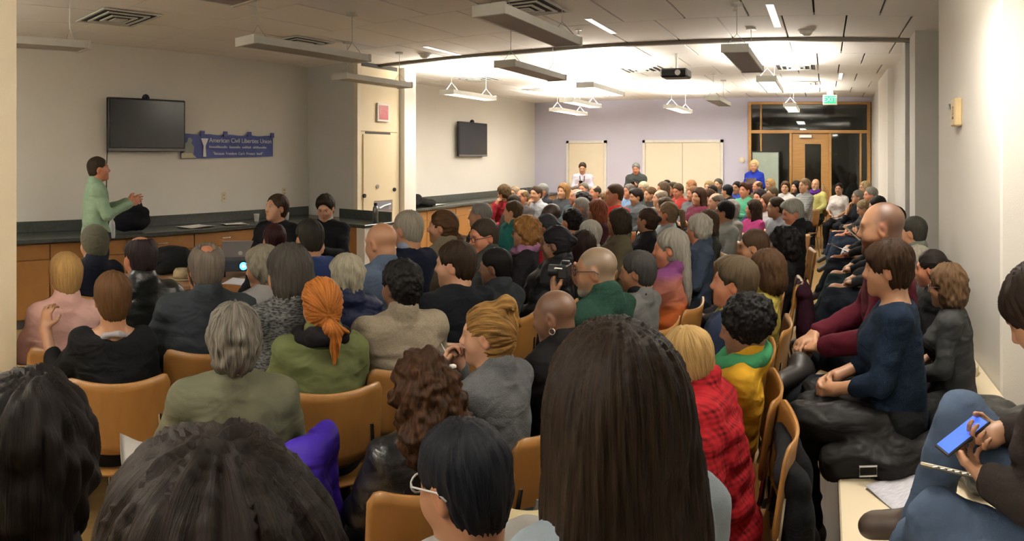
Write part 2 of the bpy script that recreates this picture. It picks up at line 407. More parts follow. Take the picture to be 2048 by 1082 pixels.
# ceiling slots of light, smoke detectors and sprinklers
for px, py, l in ((850, 107, 'round smoke detector near the partition track'), (1612, 60, 'white round smoke detector hanging in front of the track at right')):
    r = F * (ZC - EYE) / (YH - py); p = at(px, r); o = empty('smoke_detector', (p.x, p.y, ZC)); tag(o, l, 'smoke detector')
    MB().lathe([(.03, -.06), (.055, -.045), (.07, -.02), (.075, 0)], n=20).build('cover', M_WPLASTIC, o); MB().lathe([(.085, -.012), (.085, .0)], n=20).build('base', M_LAMP, o)
for px, py, l in ((1157, 60, 'small sprinkler head in the ceiling right of the large lamp'), (1470, 10, 'ceiling sprinkler by the dark lamp cable at the top')):
    r = F * (ZC - EYE) / (YH - py); p = at(px, r); o = empty('sprinkler', (p.x, p.y, ZC)); tag(o, l, 'sprinkler')
    MB().lathe([(.035, -.006), (.035, 0)], n=14).build('escutcheon', M_WPLASTIC, o); MB().lathe([(.018, -.05), (.02, -.045), (.006, -.04), (.008, 0)], n=10).build('head', M_METAL, o)
# projector rig hanging in the far half
p = at(1352, F * .95 / (YH - 163)); o = empty('ceiling_projector', (p.x, p.y, 2.72)); tag(o, 'dark ceiling projector on a bracket in the far half', 'projector')
box('body', -.17, .17, -.14, .14, 0, .11, M_DARK, o, .02); MB().tube([(0, 0, .11), (0, 0, ZC - 2.72)], .02).build('mount_pole', M_METAL, o); MB().tube([(.06, -.14, .05), (.06, -.18, .05)], .035, 14).build('projector_lens', M_METAL, o)

# ------------------------------------------------------------------ wall screens, banner
def screen(name, y0, y1, z0, z1, label, gloss_name):
    o = empty(name, (XL, (y0 + y1) / 2, (z0 + z1) / 2)); tag(o, label, 'television')
    w, h = (y1 - y0) / 2, (z1 - z0) / 2
    b = box('bezel', .06, .115, -w, w, -h, h, M_DARK, o, .008)
    box('panel', .115, .118, -w + .022, w - .022, -h + .05, h - .022, mat('screen_glass', (0.012, 0.013, 0.014), .18), o)
    box('lower_strip', .115, .119, -w + .005, w - .005, -h + .006, -h + .035, mat('grey_plastic_strip', (.12, .12, .12), .4), o)
    MB().box(0, .06, -.12, .12, -.12, .12).build('wall_bracket', M_DARK, o)
    cm = MB().lathe([(.045, 0), (.045, .02), (.03, .045), (.008, .055)], (.09, -.02, h), 14).build('camera_dome', M_DARK, o)
    return o
screen('wall_television', 3.33, 4.38, 1.80, 2.42, 'large black wall television above the speaker on the left wall', 'a')
screen('wall_television', at(908, 1).y / -at(908, 1).x * -XL, at(965, 1).y / -at(965, 1).x * -XL, 1.75, 2.42, 'smaller black wall television past the partition pocket', 'b')
MB().tube([(XL + .03, 3.36, 1.82), (XL + .05, 3.34, 1.6), (XL + .05, 3.34, 1.30), (XL + .06, 3.4, 1.04)], .006).build('power_cord', M_DARK); tag(bpy.data.objects['power_cord'], 'dark cord hanging below the left wall television', 'cord')

bn = empty('banner', (XL + .012, 5.12, 1.885)); tag(bn, 'blue cloth banner with white lettering taped beside the left television', 'banner')
M_BLUE = mat('banner_blue', (0.055, 0.075, 0.25), .7, noise=.35, nscale=3)
vb = []; fb = []; NX = 24
for i in range(NX + 1):
    u = i / NX
    y = -.75 + 1.5 * u
    top = .135 + .006 * math.sin(u * 9 * math.pi); bot = -.17 + .03 * u
    bulge = .012 + .008 * math.sin(u * 13)
    vb += [(bulge, y, top), (bulge, y, bot), (bulge - .004, y, top), (bulge - .004, y, bot)]
for i in range(NX):
    a = 4 * i; fb += [(a, a + 1, a + 5, a + 4), (a + 2, a + 6, a + 7, a + 3), (a, a + 4, a + 6, a + 2), (a + 1, a + 3, a + 7, a + 5)]
fb += [(0, 2, 3, 1), (4 * NX, 4 * NX + 1, 4 * NX + 3, 4 * NX + 2)]
mesh_obj('cloth', vb, fb, M_BLUE, bn)
RT = (math.pi / 2, 0, math.pi / 2)
M_LET = mat('banner_white_print', (.72, .72, .72), .7)
def words(name, body, size, y0, y1, z):
    objs = [text_mesh(name, wd, size, M_LET, bn, (.026, 0, z), RT, .001, 'LEFT') for wd in body.split()]
    ws = [max(v.co.x for v in o.data.vertices) for o in objs]; tot = sum(ws); gap = (y1 - y0 - tot) / (len(objs) - 1); y = y0
    for o, w_ in zip(objs, ws): o.location.y = y; y += w_ + gap
words('headline_word', 'American Civil Liberties Union', .083, -.33, .71, .062)
words('slogan_word', '"Because Freedom Can\'t Protect Itself"', .050, -.27, .56, -.105)
yy = -.33; rr = random.Random(5)
for k in range(4):                        # middle line of print, too blurred to read
    mb = MB(); y0_ = yy
    for q_ in range((11, 7, 6, 9)[k]):
        wd = rr.uniform(.014, .026); hh = rr.choice((.022, .030)); mb.box(.0245, .0262, yy, yy + wd, -.035, -.035 + hh); mb.box(.0245, .0258, yy, yy + wd + .008, -.030, -.022); yy += wd + .006
    mb.build('small_print_word', mat('banner_grey_print', (.45, .46, .55), .7), bn); yy += .03
st = MB().prism([(-.72, -.13), (-.57, -.13), (-.56, -.02), (-.60, .02), (-.585, .06), (-.61, .09), (-.65, .085), (-.66, .04), (-.72, 0)], .0245, .026, 0).build('statue_print', mat('banner_statue_grey', (.24, .26, .24), .7), bn)
MB().prism([(-.75, -.165), (-.52, -.16), (-.60, -.10), (-.75, -.10)], .0262, .0275, 0).build('corner_print', mat('banner_corner_cream', (.5, .47, .33), .7), bn)
tr = MB().prism([(-.46, .085), (-.34, .085), (-.385, -.01), (-.375, -.145), (-.425, -.145), (-.415, -.01)], .0245, .026, 0).build('torch_print', M_LET, bn)
for y, z in ((-.73, .14), (-.43, .145), (-.07, .145), (.33, .15), (.73, .145)):
    box('tape', .013, .030, y - .03, y + .03, z - .03, z + .035, mat('blue_tape', (.03, .035, .2), .5), bn)

# ------------------------------------------------------------------ partition pocket panel with the red sign
pk = empty('partition_cabinet', (PX1, 0, 0)); tag(pk, 'tall cream metal partition cabinet with a red sign beside the grey wall', 'cabinet')
M_PANEL = mat('cream_metal_panel', (.66, .56, .37), .5, noise=.03)
box('upper_panel', 0, .025, PY0 + .06, PY1 - .05, 2.09, 2.97, M_PANEL, pk, .004)
lwp = box('lower_door', 0, .03, PY0 + .12, PY1 - .10, .05, 2.05, M_PANEL, pk, .004)
box('door_surround', -.03, .012, PY0, PY1, 0, ZC, M_PANEL, pk)
box('corner_post', -.03, .035, PY0 - .01, PY0 + .06, 0, ZC, mat('pale_post_paint', (.70, .63, .48), .5), pk)
box('track_slot', .0, .02, PY0 + .1, PY1 - .05, 2.975, ZC, M_SLOT, pk)
box('shadow_gap', .012, .0135, PY0 + .17, PY1 - .2, 2.055, 2.085, M_SLOT, pk)
rc = empty('handle_recess', (0, 0, 0)); bpy.data.objects.remove(rc)
hr = box('handle_plate', .03, .036, 6.92, 7.32, .965, 1.13, M_METAL, lwp, .004)
box('recess', .036, .038, 6.96, 7.28, .99, 1.10, mat('recess_grey', (.20, .21, .24), .4), lwp)
MB().tube([(.042, 7.02, 1.02), (.055, 7.1, 1.05), (.055, 7.25, 1.07)], .012).build('latch', M_METAL, lwp)
for y, z in ((6.70, 1.21), (7.36, 1.27)):
    MB().tube([(.025, y, z), (.05, y, z)], .028, 14).build('knob', M_DARK, lwp)
MB().tube([(.025, 6.98, 1.33), (.045, 6.98, 1.33)], .03, 14).build('key_lock', M_METAL, lwp)
sg = empty('exit_sign', (PX1 + .03, 7.09, 2.36)); tag(sg, 'unlit red exit sign in a white frame on the cream cabinet', 'exit sign')
box('frame', 0, .03, -.13, .13, -.13, .13, M_WPLASTIC, sg, .006); box('face_plate', .03, .033, -.10, .10, -.10, .10, mat('exit_red', (.26, .02, .03), .35), sg)
text_mesh('lettering', 'EXIT', .095, mat('exit_letter_pink', (.60, .20, .20), .5), sg, (.034, 0, 0), RT, .001)

# ------------------------------------------------------------------ counters with cabinets
M_STONE = mat('dark_stone_top', (.045, .05, .045), .22, noise=.5, nscale=30)
ct = empty('counter_top', (0, 0, 0)); 
bpy.data.objects.remove(ct)
def countertop(name, y0, y1, label):
    o = empty(name, (XL, (y0 + y1) / 2, 0)); tag(o, label, 'countertop'); h = (y1 - y0) / 2
    box('slab', 0.002, .64, -h, h, .87, .91, M_STONE, o, .006); box('backsplash', .002, .025, -h, h, .91, 1.03, M_STONE, o, .003)
    return o
countertop('stone_worktop', -.2, 6.56, 'long dark stone worktop along the left wall behind the speaker')
countertop('stone_worktop', PY1 + .32, YF - .01, 'dark stone worktop along the left wall past the partition cabinet')
def cabinet(y0, y1, label, kind):
    o = empty('base_cabinet', (XL + .58, (y0 + y1) / 2, 0)); tag(o, label, 'cabinet', 'wooden base cabinets along the left wall')
    h = (y1 - y0) / 2 - .003
    box('carcass', -.57, -.02, -h, h, .10, .865, M_CAB, o); box('plinth', -.52, -.06, -h, h, 0, .10, M_SLOT, o)
    d = box('drawer', -.02, 0, -h + .004, h - .004, .70, .855, M_CAB, o, .003)
    MB().tube([(0, -.07, .785), (.028, -.06, .785), (.028, .06, .785), (0, .07, .785)], .005, 6).build('drawer_handle', M_METAL, d)
    for s in (-1, 1):
        a, b = (-h + .004, -.003) if s < 0 else (.003, h - .004)
        dd = box('door', -.02, 0, a, b, .11, .692, M_CAB, o, .003)
        yk = b - .05 if s < 0 else a + .05
        MB().tube([(0, yk, .66), (.028, yk, .65), (.028, yk, .55), (0, yk, .54)], .005, 6).build('door_handle', M_METAL, dd)
ordn = ['first', 'second', 'third', 'fourth', 'fifth', 'sixth', 'seventh']
ys = np.linspace(-.2, 5.95, 8)
for i in range(7): cabinet(ys[i], ys[i + 1], f'wooden base cabinet under the near worktop, {ordn[i]} from the left edge', 0)
ys2 = np.linspace(PY1 + .34, YF - .02, 8)
for i in range(7): cabinet(ys2[i], ys2[i + 1], f'honey wood base cabinet past the partition cabinet, {ordn[i]} from it', 1)
# return counter in front of the grey pocket wall
rt = empty('return_counter', (XL + .64, PY0, 0)); tag(rt, 'short stone topped wooden return counter before the grey pocket wall', 'counter')
box('slab', .0, .95, -.60, -.002, .87, .91, M_STONE, rt, .006); box('carcass', .01, .80, -.56, -.01, .0, .868, M_CAB, rt)
box('end_panel', .80, .93, -.58, -.01, 0, .868, M_WPLASTIC, rt); box('backsplash', 0.0, .9, -.03, -.004, .91, 1.03, M_STONE, rt)

def lathe_thing(name, loc, prof, m, label, cat, n=16, parts=()):
    o = empty(name, loc); tag(o, label, cat)
    MB().lathe(prof, n=n).build('body', m, o, smooth=True)
    for pn, pp, pmat in parts: MB().lathe(pp, n=n).build(pn, pmat, o)
    return o
M_CLEAR = mat('clear_bottle_plastic', (.50, .53, .55), .15, noise=.1)
p = at(224, 6.62); lathe_thing('water_bottle', (p.x, p.y, .911), [(.032, 0), (.034, .02), (.033, .13), (.028, .16), (.013, .185), (.013, .2)], M_CLEAR, 'clear water bottle on the worktop between speaker and black bag', 'bottle', parts=[('cap', [(.016, .2), (.016, .218)], M_WPLASTIC)])
p = at(703, 7.75); lathe_thing('thermos_bottle', (XL + .64 + .87, PY0 - .3, .911), [(.036, 0), (.036, .17), (.030, .20), (.02, .215)], mat('steel_bottle', (.20, .21, .2), .3, metal=.7), 'dark steel bottle on the return counter beside the cream cabinet', 'bottle', parts=[('cap', [(.022, .215), (.022, .25)], M_DARK)])
for i, (y, dx, l) in enumerate(((5.35, .30, 'white paper cup on the worktop right of the seated woman'), (5.62, .25, 'white paper cup on the worktop behind the seated man'), (5.8, .38, 'small white cup at the worktop end by the pocket wall'))):
    lathe_thing('paper_cup', (XL + dx, y, .911), [(.026, 0), (.036, .09), (.038, .092), (.034, .088), (.03, .02)], mat('paper_cup_white', (.75, .73, .7), .7), l, 'cup', parts=[('rim', [(.037, .089), (.039, .092), (.037, .095)], M_WPLASTIC)])
def sheet(name, loc, w, h, rz, label, m=None, n=6, curl=.012, rot=None, cat='paper', seed=0):
    r_ = random.Random(seed + 11); ph = r_.uniform(0, 6)
    v = []; f = []
    for k in (0, 1):
        for i in range(n + 1):
            for j in range(n + 1):
                u, t = i / n - .5, j / n - .5
                v.append((u * w, t * h, curl * (math.sin(u * 4 + ph) * math.cos(t * 3 + ph) + 1) * .5 + k * .0015 + .001))
    N = (n + 1) ** 2
    for i in range(n):
        for j in range(n):
            a = i * (n + 1) + j; f += [(a, a + 1, a + n + 2, a + n + 1), (N + a, N + a + n + 1, N + a + n + 2, N + a + 1)]
    for i in range(n):
        for (a, b) in ((i, i + 1), (n * (n + 1) + i + 1, n * (n + 1) + i)): f.append((a, b, b + N, a + N))
        for (a, b) in (((i + 1) * (n + 1), i * (n + 1)), (i * (n + 1) + n, (i + 1) * (n + 1) + n)): f.append((a, b, b + N, a + N))
    o = mesh_obj(name, v, f, m or M_PAPER, None, loc, True); o.rotation_euler = rot or (0, 0, rz); tag(o, label, cat); return o
M_PAPER = mat('white_paper', (.78, .76, .72), .8, noise=.04)
sheet('paper_sheet', (XL + .38, 4.35, .911), .28, .40, .2, 'loose white papers lying on the dark worktop under the banner')
sheet('paper_sheet', (XL + .42, 4.9, .911), .22, .30, -.3, 'white handout on the worktop left of the seated woman', seed=3)
sheet('paper_sheet', (XL + .36, 9.2, .911), .3, .5, .1, 'white papers on the far worktop by the dark coats', seed=4)

# ------------------------------------------------------------------ far wall bits
p = at(1484, 1); o = empty('wall_thermostat', (p.x / p.y * YF, YF, 1.68)); tag(o, 'small round beige dial on the lavender wall left of the entrance', 'thermostat')
MB().tube([(0, 0, 0), (0, -.03, 0)], .06, 20).build('dial', M_CREAM, o); MB().tube([(0, -.03, 0), (0, -.045, 0)], .03, 16).build('knob', M_WPLASTIC, o)
x0, x1 = math.tan(az(1505)) * 13.5, math.tan(az(1557)) * 13.5
wb = empty('rolling_board', ((x0 + x1) / 2, 13.5, 0)); tag(wb, 'pale green rolling board with black frame before the entrance', 'board'); h = (x1 - x0) / 2
box('board', -h, h, -.015, .015, .62, 1.84, mat('pale_green_board', (.26, .31, .26), .3), wb)
MB().box(-h - .02, -h, -.025, .025, .05, 1.86).box(h, h + .02, -.025, .025, .05, 1.86).box(-h, h, -.025, .025, 1.84, 1.86).box(-h, h, -.025, .025, .60, .62).build('frame', M_DARK, wb)
for sx in (-1, 1): box('foot', sx * h - .02, sx * h + .02, -.25, .25, 0, .05, M_DARK, wb)
# device on the white pier
q = .9 / math.tan(az(1920)); o = empty('wall_alarm', (.90, q, 2.03)); tag(o, 'tall beige alarm box on the bright white pier', 'alarm')
box('case', -.05, 0, -.075, .075, -.09, .095, mat('beige_alarm', (.55, .42, .22), .5), o, .008)
text_mesh('lettering', 'FIRE', .05, mat('alarm_letter_brown', (.25, .12, .05), .6), o, (-.0515, .0, .0), (math.pi / 2, math.pi / 2, -math.pi / 2), .001)
MB().tube([(-.02, .06, .05), (-.05, .11, .06), (-.05, .115, .03)], .01, 8).build('strobe_hook', M_METAL, o)

# ------------------------------------------------------------------ bench along the right wall
be = empty('wall_bench', (.05, 0, 0)); tag(be, 'cream laminate bench beside the white pier at the right', 'bench')
box('top', 0, .845, .3, 4.40, .475, .52, M_CREAM, be, .006); 
for k in range(3): box('support', .30, .34, .5 + 1.3 * k, .8 + 1.3 * k, 0, .475, M_WPLASTIC, be)
box('back_rail', .80, .84, .3, 4.40, .35, .475, M_WPLASTIC, be)

# ------------------------------------------------------------------ work tables near the speaker
M_TABLE = wood('brown_table_top', (.30, .165, .09), scale=(2, 9, 9))
def table(c, rz, w, d, label, m=M_TABLE, h=.73):
    o = empty('folding_table', (c[0], c[1], 0), rz); tag(o, label, 'table')
    box('table_top', -w / 2, w / 2, -d / 2, d / 2, h - .03, h, m, o, .005)
    for sx in (-1, 1):
        for sy in (-1, 1):
            MB().tube([(sx * (w / 2 - .1), sy * (d / 2 - .06), h - .03), (sx * (w / 2 - .1), sy * (d / 2 - .06), 0)], .014, 8).build('leg', M_DARK, o)
    return o
t1 = at(405, 5.65); table((t1.x, t1.y), .1, .75, 1.7, 'brown folding table before the front row, holding coat and laptop')

# ------------------------------------------------------------------ bent plywood chair (facing +Y, origin under the sitter)
M_PLY = wood('bent_plywood', (.27, .125, .030), dark=.8, scale=(9, 9, 1.0), rough=.38)
M_EDGE = mat('plywood_edge', (.62, .40, .18), .5)
M_CHROME = mat('chair_steel', (.5, .5, .5), .25, metal=1.0)
def chair_parts():
    W = .215; n = 28; P = {}
    def shell(fn, rows, th, name, m):
        v = []; f = []
        for k in (0, 1):
            for j in range(rows + 1):
                for i in range(n + 1):
                    a, nn = fn(i / n * 2 - 1, j / rows); v.append(a + nn * (th if k else 0))
        S = (n + 1) * (rows + 1)
        for j in range(rows):
            for i in range(n):
                a = j * (n + 1) + i; f += [(a, a + n + 1, a + n + 2, a + 1), (S + a, S + a + 1, S + a + n + 2, S + a + n + 1)]
        for j in range(rows):
            a = j * (n + 1); f.append((a, a + S, a + S + n + 1, a + n + 1)); a += n; f.append((a, a + n + 1, a + S + n + 1, a + S))
        for i in range(n):
            f.append((i, i + 1, i + 1 + S, i + S)); a = rows * (n + 1) + i; f.append((a, a + S, a + S + 1, a + 1))
        me = bpy.data.meshes.new('chair_' + name); me.from_pydata([tuple(q) for q in v], [], f); me.materials.append(m); me.polygons.foreach_set('use_smooth', [True] * len(f))
        return me
    def back(u, t):
        edge = 1 - math.sqrt(max(0, 1 - max(0, (abs(u) - .80) / .20) ** 2))     # rounded corners
        zt = .845 + .028 * u * u - .045 * edge; zb = .585 - .035 * (1 - u * u) + .045 * edge
        z = zb + (zt - zb) * t; y = -.245 + .05 * u * u - (z - .6) * .16
        return Vector((u * W, y, z)), Vector((0, 1, .0))
    P['backrest'] = shell(back, 8, .012, 'backrest', M_PLY)
    def seat(u, t):
        y = -.19 + .42 * t; rr_ = 1 - .12 * (1 - t) ** 2
        z = .43 + .018 * u * u + .012 * math.cos(t * 5) - (.03 * max(0, t - .8) / .2)
        return Vector((u * W * rr_, y, z)), Vector((0, 0, 1))
    P['seat'] = shell(seat, 8, .012, 'seat', M_PLY)
    for s, nm in ((-1, 'l'), (1, 'r')):
        mb = MB().tube([(s * .19, .17, .425), (s * .205, .20, .40), (s * .215, .23, .0)], .010, 8); me = bpy.data.meshes.new('chair_front_leg'); me.from_pydata(mb.v, [], mb.f); me.materials.append(M_CHROME); P['front' + nm] = me
        mb = MB().tube([(s * .17, -.225, .70), (s * .185, -.20, .52), (s * .19, -.17, .42), (s * .21, -.24, .0)], .010, 8); me = bpy.data.meshes.new('chair_rear_leg'); me.from_pydata(mb.v, [], mb.f); me.materials.append(M_CHROME); P['rear' + nm] = me
    mb = MB().tube([(-.21, -.05, .415), (.21, -.05, .415)], .008, 6).tube([(-.195, .12, .415), (.195, .12, .415)], .008, 6); me = bpy.data.meshes.new('chair_stretcher'); me.from_pydata(mb.v, [], mb.f); me.materials.append(M_CHROME); P['stretcher'] = me
    return P
CHAIR = chair_parts()
def chair(loc, rz, label):
    o = empty('plywood_chair', loc, rz); tag(o, label, 'chair', 'audience chairs')
    for n_, k in (('backrest', 'backrest'), ('seat', 'seat'), ('leg', 'frontl'), ('leg', 'frontr'), ('leg', 'rearl'), ('leg', 'rearr'), ('stretcher', 'stretcher')):
        link(n_, CHAIR[k], None, o)
    return o
# ------------------------------------------------------------------ figure builder: smooth distance fields polygonised with surface nets
_E = [(0, 1), (2, 3), (4, 5), (6, 7), (0, 2), (1, 3), (4, 6), (5, 7), (0, 4), (1, 5), (2, 6), (3, 7)]
_C = np.array([(i & 1, (i >> 1) & 1, (i >> 2) & 1) for i in range(8)])
def surface_net(Fd, xs, ys, zs):
    nx, ny, nz = Fd.shape
    ins = Fd < 0
    cnt = np.zeros((nx - 1, ny - 1, nz - 1), np.int8)
    for c in _C: cnt += ins[c[0]:nx - 1 + c[0], c[1]:ny - 1 + c[1], c[2]:nz - 1 + c[2]]
    I, J, K = np.nonzero((cnt > 0) & (cnt < 8))
    if len(I) == 0: return np.zeros((0, 3)), np.zeros((0, 4), int)
    idx = np.full((nx - 1, ny - 1, nz - 1), -1, np.int32); idx[I, J, K] = np.arange(len(I))
    val = np.stack([Fd[I + c[0], J + c[1], K + c[2]] for c in _C], 1)
    acc = np.zeros((len(I), 3)); n = np.zeros(len(I))
    for a, b in _E:
        va, vb = val[:, a], val[:, b]; m = (va < 0) != (vb < 0)
        t = np.where(m, va / np.where(m, va - vb, 1), 0)
        p = _C[a] + t[:, None] * (_C[b] - _C[a]); acc += p * m[:, None]; n += m
    acc /= n[:, None]
    V = np.stack([xs[I] + acc[:, 0] * (xs[I + 1] - xs[I]), ys[J] + acc[:, 1] * (ys[J + 1] - ys[J]), zs[K] + acc[:, 2] * (zs[K + 1] - zs[K])], 1)
    Q = []
    for ax in range(3):
        sl0 = [slice(None)] * 3; sl1 = [slice(None)] * 3; sl0[ax] = slice(0, -1); sl1[ax] = slice(1, None)
        A, B = ins[tuple(sl0)], ins[tuple(sl1)]
        i, j, k = np.nonzero(A != B); inn = A[i, j, k]
        u, v = [(1, 2), (2, 0), (0, 1)][ax]
        g = [i, j, k]; ok = (g[u] > 0) & (g[v] > 0) & (g[u] < (ny, nz, nx)[ax] - 1 if False else g[u] < idx.shape[u]) & (g[v] < idx.shape[v])
        g = [q[ok] for q in g]; inn = inn[ok]
        def cell(du, dv):
            h = [q.copy() for q in g]; h[u] = h[u] - du; h[v] = h[v] - dv; return idx[h[0], h[1], h[2]]
        q = np.stack([cell(1, 1), cell(0, 1), cell(0, 0), cell(1, 0)], 1)
        q = np.where(inn[:, None], q, q[:, ::-1]); Q.append(q)
    Q = np.concatenate(Q); Q = Q[(Q >= 0).all(1)]
    return V, Q
def axis(lo, hi, h, fine=()):
    """grid line positions, closer together inside the fine intervals (a, b, step)"""
    out = [lo]; x = lo
    while x < hi:
        st = h
        for a, b, f in fine:
            if a - h < x < b: st = min(st, f if x >= a - 1e-9 else max(f, min(h, a - x)))
        x += st; out.append(x)
    return np.array(out)
def smin(a, b, k):
    h = np.maximum(k - np.abs(a - b), 0) / k
    return np.minimum(a, b) - h * h * k * .25
class Field:
    def __init__(s, xs, ys, zs):
        s.xs, s.ys, s.zs = xs, ys, zs; s.F = np.full((len(xs), len(ys), len(zs)), 9.0, np.float32)
    def _win(s, lo, hi):
        r = []
        for ax, l, h in zip((s.xs, s.ys, s.zs), lo, hi):
            a = max(0, np.searchsorted(ax, l) - 2); b = min(len(ax), np.searchsorted(ax, h) + 2); r.append(slice(a, b))
        return tuple(r)
    def apply(s, prims, inflate=0.0):
        for p in prims:
            k = p.get('k', .02); op = p.get('op', 'add'); g = p.get('g', 0.0) + (inflate if op == 'add' else 0.0)
            if p['t'] == 'cap':
                a, b = np.array(p['a'], float), np.array(p['b'], float); ra, rb = p['ra'] + g, p['rb'] + g; R = max(ra, rb) + k + .03
                w = s._win(np.minimum(a, b) - R, np.maximum(a, b) + R)
                X, Y, Z = s.xs[w[0]][:, None, None], s.ys[w[1]][None, :, None], s.zs[w[2]][None, None, :]
                d = b - a; L2 = max(1e-9, float(d @ d))
                t = np.clip(((X - a[0]) * d[0] + (Y - a[1]) * d[1] + (Z - a[2]) * d[2]) / L2, 0, 1)
                dd = np.sqrt((X - a[0] - t * d[0]) ** 2 + (Y - a[1] - t * d[1]) ** 2 + (Z - a[2] - t * d[2]) ** 2) - (ra + t * (rb - ra))
            else:
                c = np.array(p['c'], float); r = np.array(p['r'], float) + g; Rm = p.get('R')
                rad = (r.max() if Rm is not None else r) + k + .03
                w = s._win(c - rad, c + rad)
                X, Y, Z = s.xs[w[0]][:, None, None] - c[0], s.ys[w[1]][None, :, None] - c[1], s.zs[w[2]][None, None, :] - c[2]
                if Rm is not None:
                    m = np.array(Rm).T; X, Y, Z = m[0, 0] * X + m[0, 1] * Y + m[0, 2] * Z, m[1, 0] * X + m[1, 1] * Y + m[1, 2] * Z, m[2, 0] * X + m[2, 1] * Y + m[2, 2] * Z
                k0 = np.sqrt((X / r[0]) ** 2 + (Y / r[1]) ** 2 + (Z / r[2]) ** 2); k1 = np.sqrt((X / r[0] ** 2) ** 2 + (Y / r[1] ** 2) ** 2 + (Z / r[2] ** 2) ** 2)
                dd = k0 * (k0 - 1) / np.maximum(k1, 1e-6)
                dd = np.where(k0 < .05, -r.min(), dd)
            cur = s.F[w]
            s.F[w] = smin(cur, dd, k) if op == 'add' else -smin(-cur, dd, k)
        return s
    def plane(s, nrm, d, k=.004):
        """keep the side where nrm . p < d"""
        D = nrm[0] * s.xs[:, None, None] + nrm[1] * s.ys[None, :, None] + nrm[2] * s.zs[None, None, :] - d
        s.F = -smin(-s.F, -D.astype(np.float32), k); return s
    def mesh(s): return surface_net(s.F, s.xs, s.ys, s.zs)
def cap(a, b, ra, rb=None, k=.02, **kw): return dict(t='cap', a=tuple(a), b=tuple(b), ra=ra, rb=ra if rb is None else rb, k=k, **kw)
def ell(c, r, k=.02, **kw): return dict(t='ell', c=tuple(c), r=tuple(r), k=k, **kw)
def xf(prims, R, t):
    """move prims by a rotation and a translation"""
    R = np.array(R); t = np.array(t); out = []
    for p in prims:
        q = dict(p)
        if p['t'] == 'cap': q['a'] = tuple(R @ np.array(p['a']) + t); q['b'] = tuple(R @ np.array(p['b']) + t)
        else: q['c'] = tuple(R @ np.array(p['c']) + t); q['R'] = R @ np.array(p['R']) if p.get('R') is not None else R
        out.append(q)
    return out
def vnoise(P, seed=0):
    P = np.asarray(P, float) + 1000.0; i = np.floor(P).astype(np.int64); f = P - i; f = f * f * (3 - 2 * f); out = np.zeros(len(P))
    for c in range(8):
        dx, dy, dz = c & 1, (c >> 1) & 1, (c >> 2) & 1
        h = ((i[:, 0] + dx) * 73856093) ^ ((i[:, 1] + dy) * 19349663) ^ ((i[:, 2] + dz) * 83492791) ^ (seed * 2654435761)
        h = (h ^ (h >> 13)) * 1274126177 & 0x7fffffff; h = ((h ^ (h >> 16)) & 0xffff) / 65535.0
        out += h * (f[:, 0] if dx else 1 - f[:, 0]) * (f[:, 1] if dy else 1 - f[:, 1]) * (f[:, 2] if dz else 1 - f[:, 2])
    return out * 2 - 1
def normals(V, Q):
    n = np.cross(V[Q[:, 2]] - V[Q[:, 0]], V[Q[:, 3]] - V[Q[:, 1]]); out = np.zeros_like(V)
    for c in range(3):
        for a in range(4): out[:, c] += np.bincount(Q[:, a], n[:, c], len(V))
    return out / np.maximum(np.linalg.norm(out, axis=1, keepdims=True), 1e-9)
def relax(V, Q, it=1, w=.5):
    for _ in range(it):
        s = np.zeros_like(V); n = np.zeros(len(V))
        for a in range(4):
            b = (a + 1) % 4
            for c in range(3): s[:, c] += np.bincount(Q[:, a], V[Q[:, b], c], len(V)) + np.bincount(Q[:, b], V[Q[:, a], c], len(V))
            n += np.bincount(Q[:, a], minlength=len(V)) + np.bincount(Q[:, b], minlength=len(V))
        V = V * (1 - w) + w * s / np.maximum(n, 1)[:, None]
    return V
def np_mesh(name, V, Q, attrs=()):
    me = bpy.data.meshes.new(name)
    me.vertices.add(len(V)); me.vertices.foreach_set('co', V.astype(np.float32).ravel())
    me.loops.add(Q.size); me.loops.foreach_set('vertex_index', Q.astype(np.int32).ravel())
    me.polygons.add(len(Q)); me.polygons.foreach_set('loop_start', np.arange(0, Q.size, 4, dtype=np.int32))
    me.polygons.foreach_set('use_smooth', np.ones(len(Q), bool))
    me.update(calc_edges=True)
    for nm, typ, arr in attrs:
        a = me.attributes.new(nm, typ, 'POINT'); a.data.foreach_set({'FLOAT_VECTOR': 'vector', 'FLOAT_COLOR': 'color', 'FLOAT': 'value'}[typ], arr.astype(np.float32).ravel())
    return me
def rot3(yaw=0, pitch=0, roll=0):
    return np.array((Matrix.Rotation(yaw, 3, 'Z') @ Matrix.Rotation(pitch, 3, 'X') @ Matrix.Rotation(roll, 3, 'Y')))

# ---- materials of people
def skin_mat(tone):
    col = {'pale': (.46, .250, .155), 'light': (.38, .195, .108), 'ruddy': (.41, .165, .090), 'tan': (.28, .135, .070), 'brown': (.15, .075, .040), 'dark': (.06, .032, .020)}[tone]
    key = ('skin', tone)
    if key in MATS: return MATS[key]
    m, nt, b = new_mat('skin_' + tone)
    at_ = node(nt, 'ShaderNodeAttribute', attribute_name='tint'); tc = node(nt, 'ShaderNodeTexCoord')
    nz = node(nt, 'ShaderNodeTexNoise', Scale=22.0, Detail=3.0); nt.links.new(tc.outputs['Object'], nz.inputs['Vector'])
    base = mixcol(nt, nz.outputs[0], tuple(c * .88 for c in col), tuple(min(1, c * 1.1) for c in col))
    nt.links.new(mixcol(nt, 1.0, base, at_.outputs['Color'], 'MULTIPLY'), b.inputs['Base Color'])
    b.inputs['Roughness'].default_value = .48
    MATS[key] = m; return m
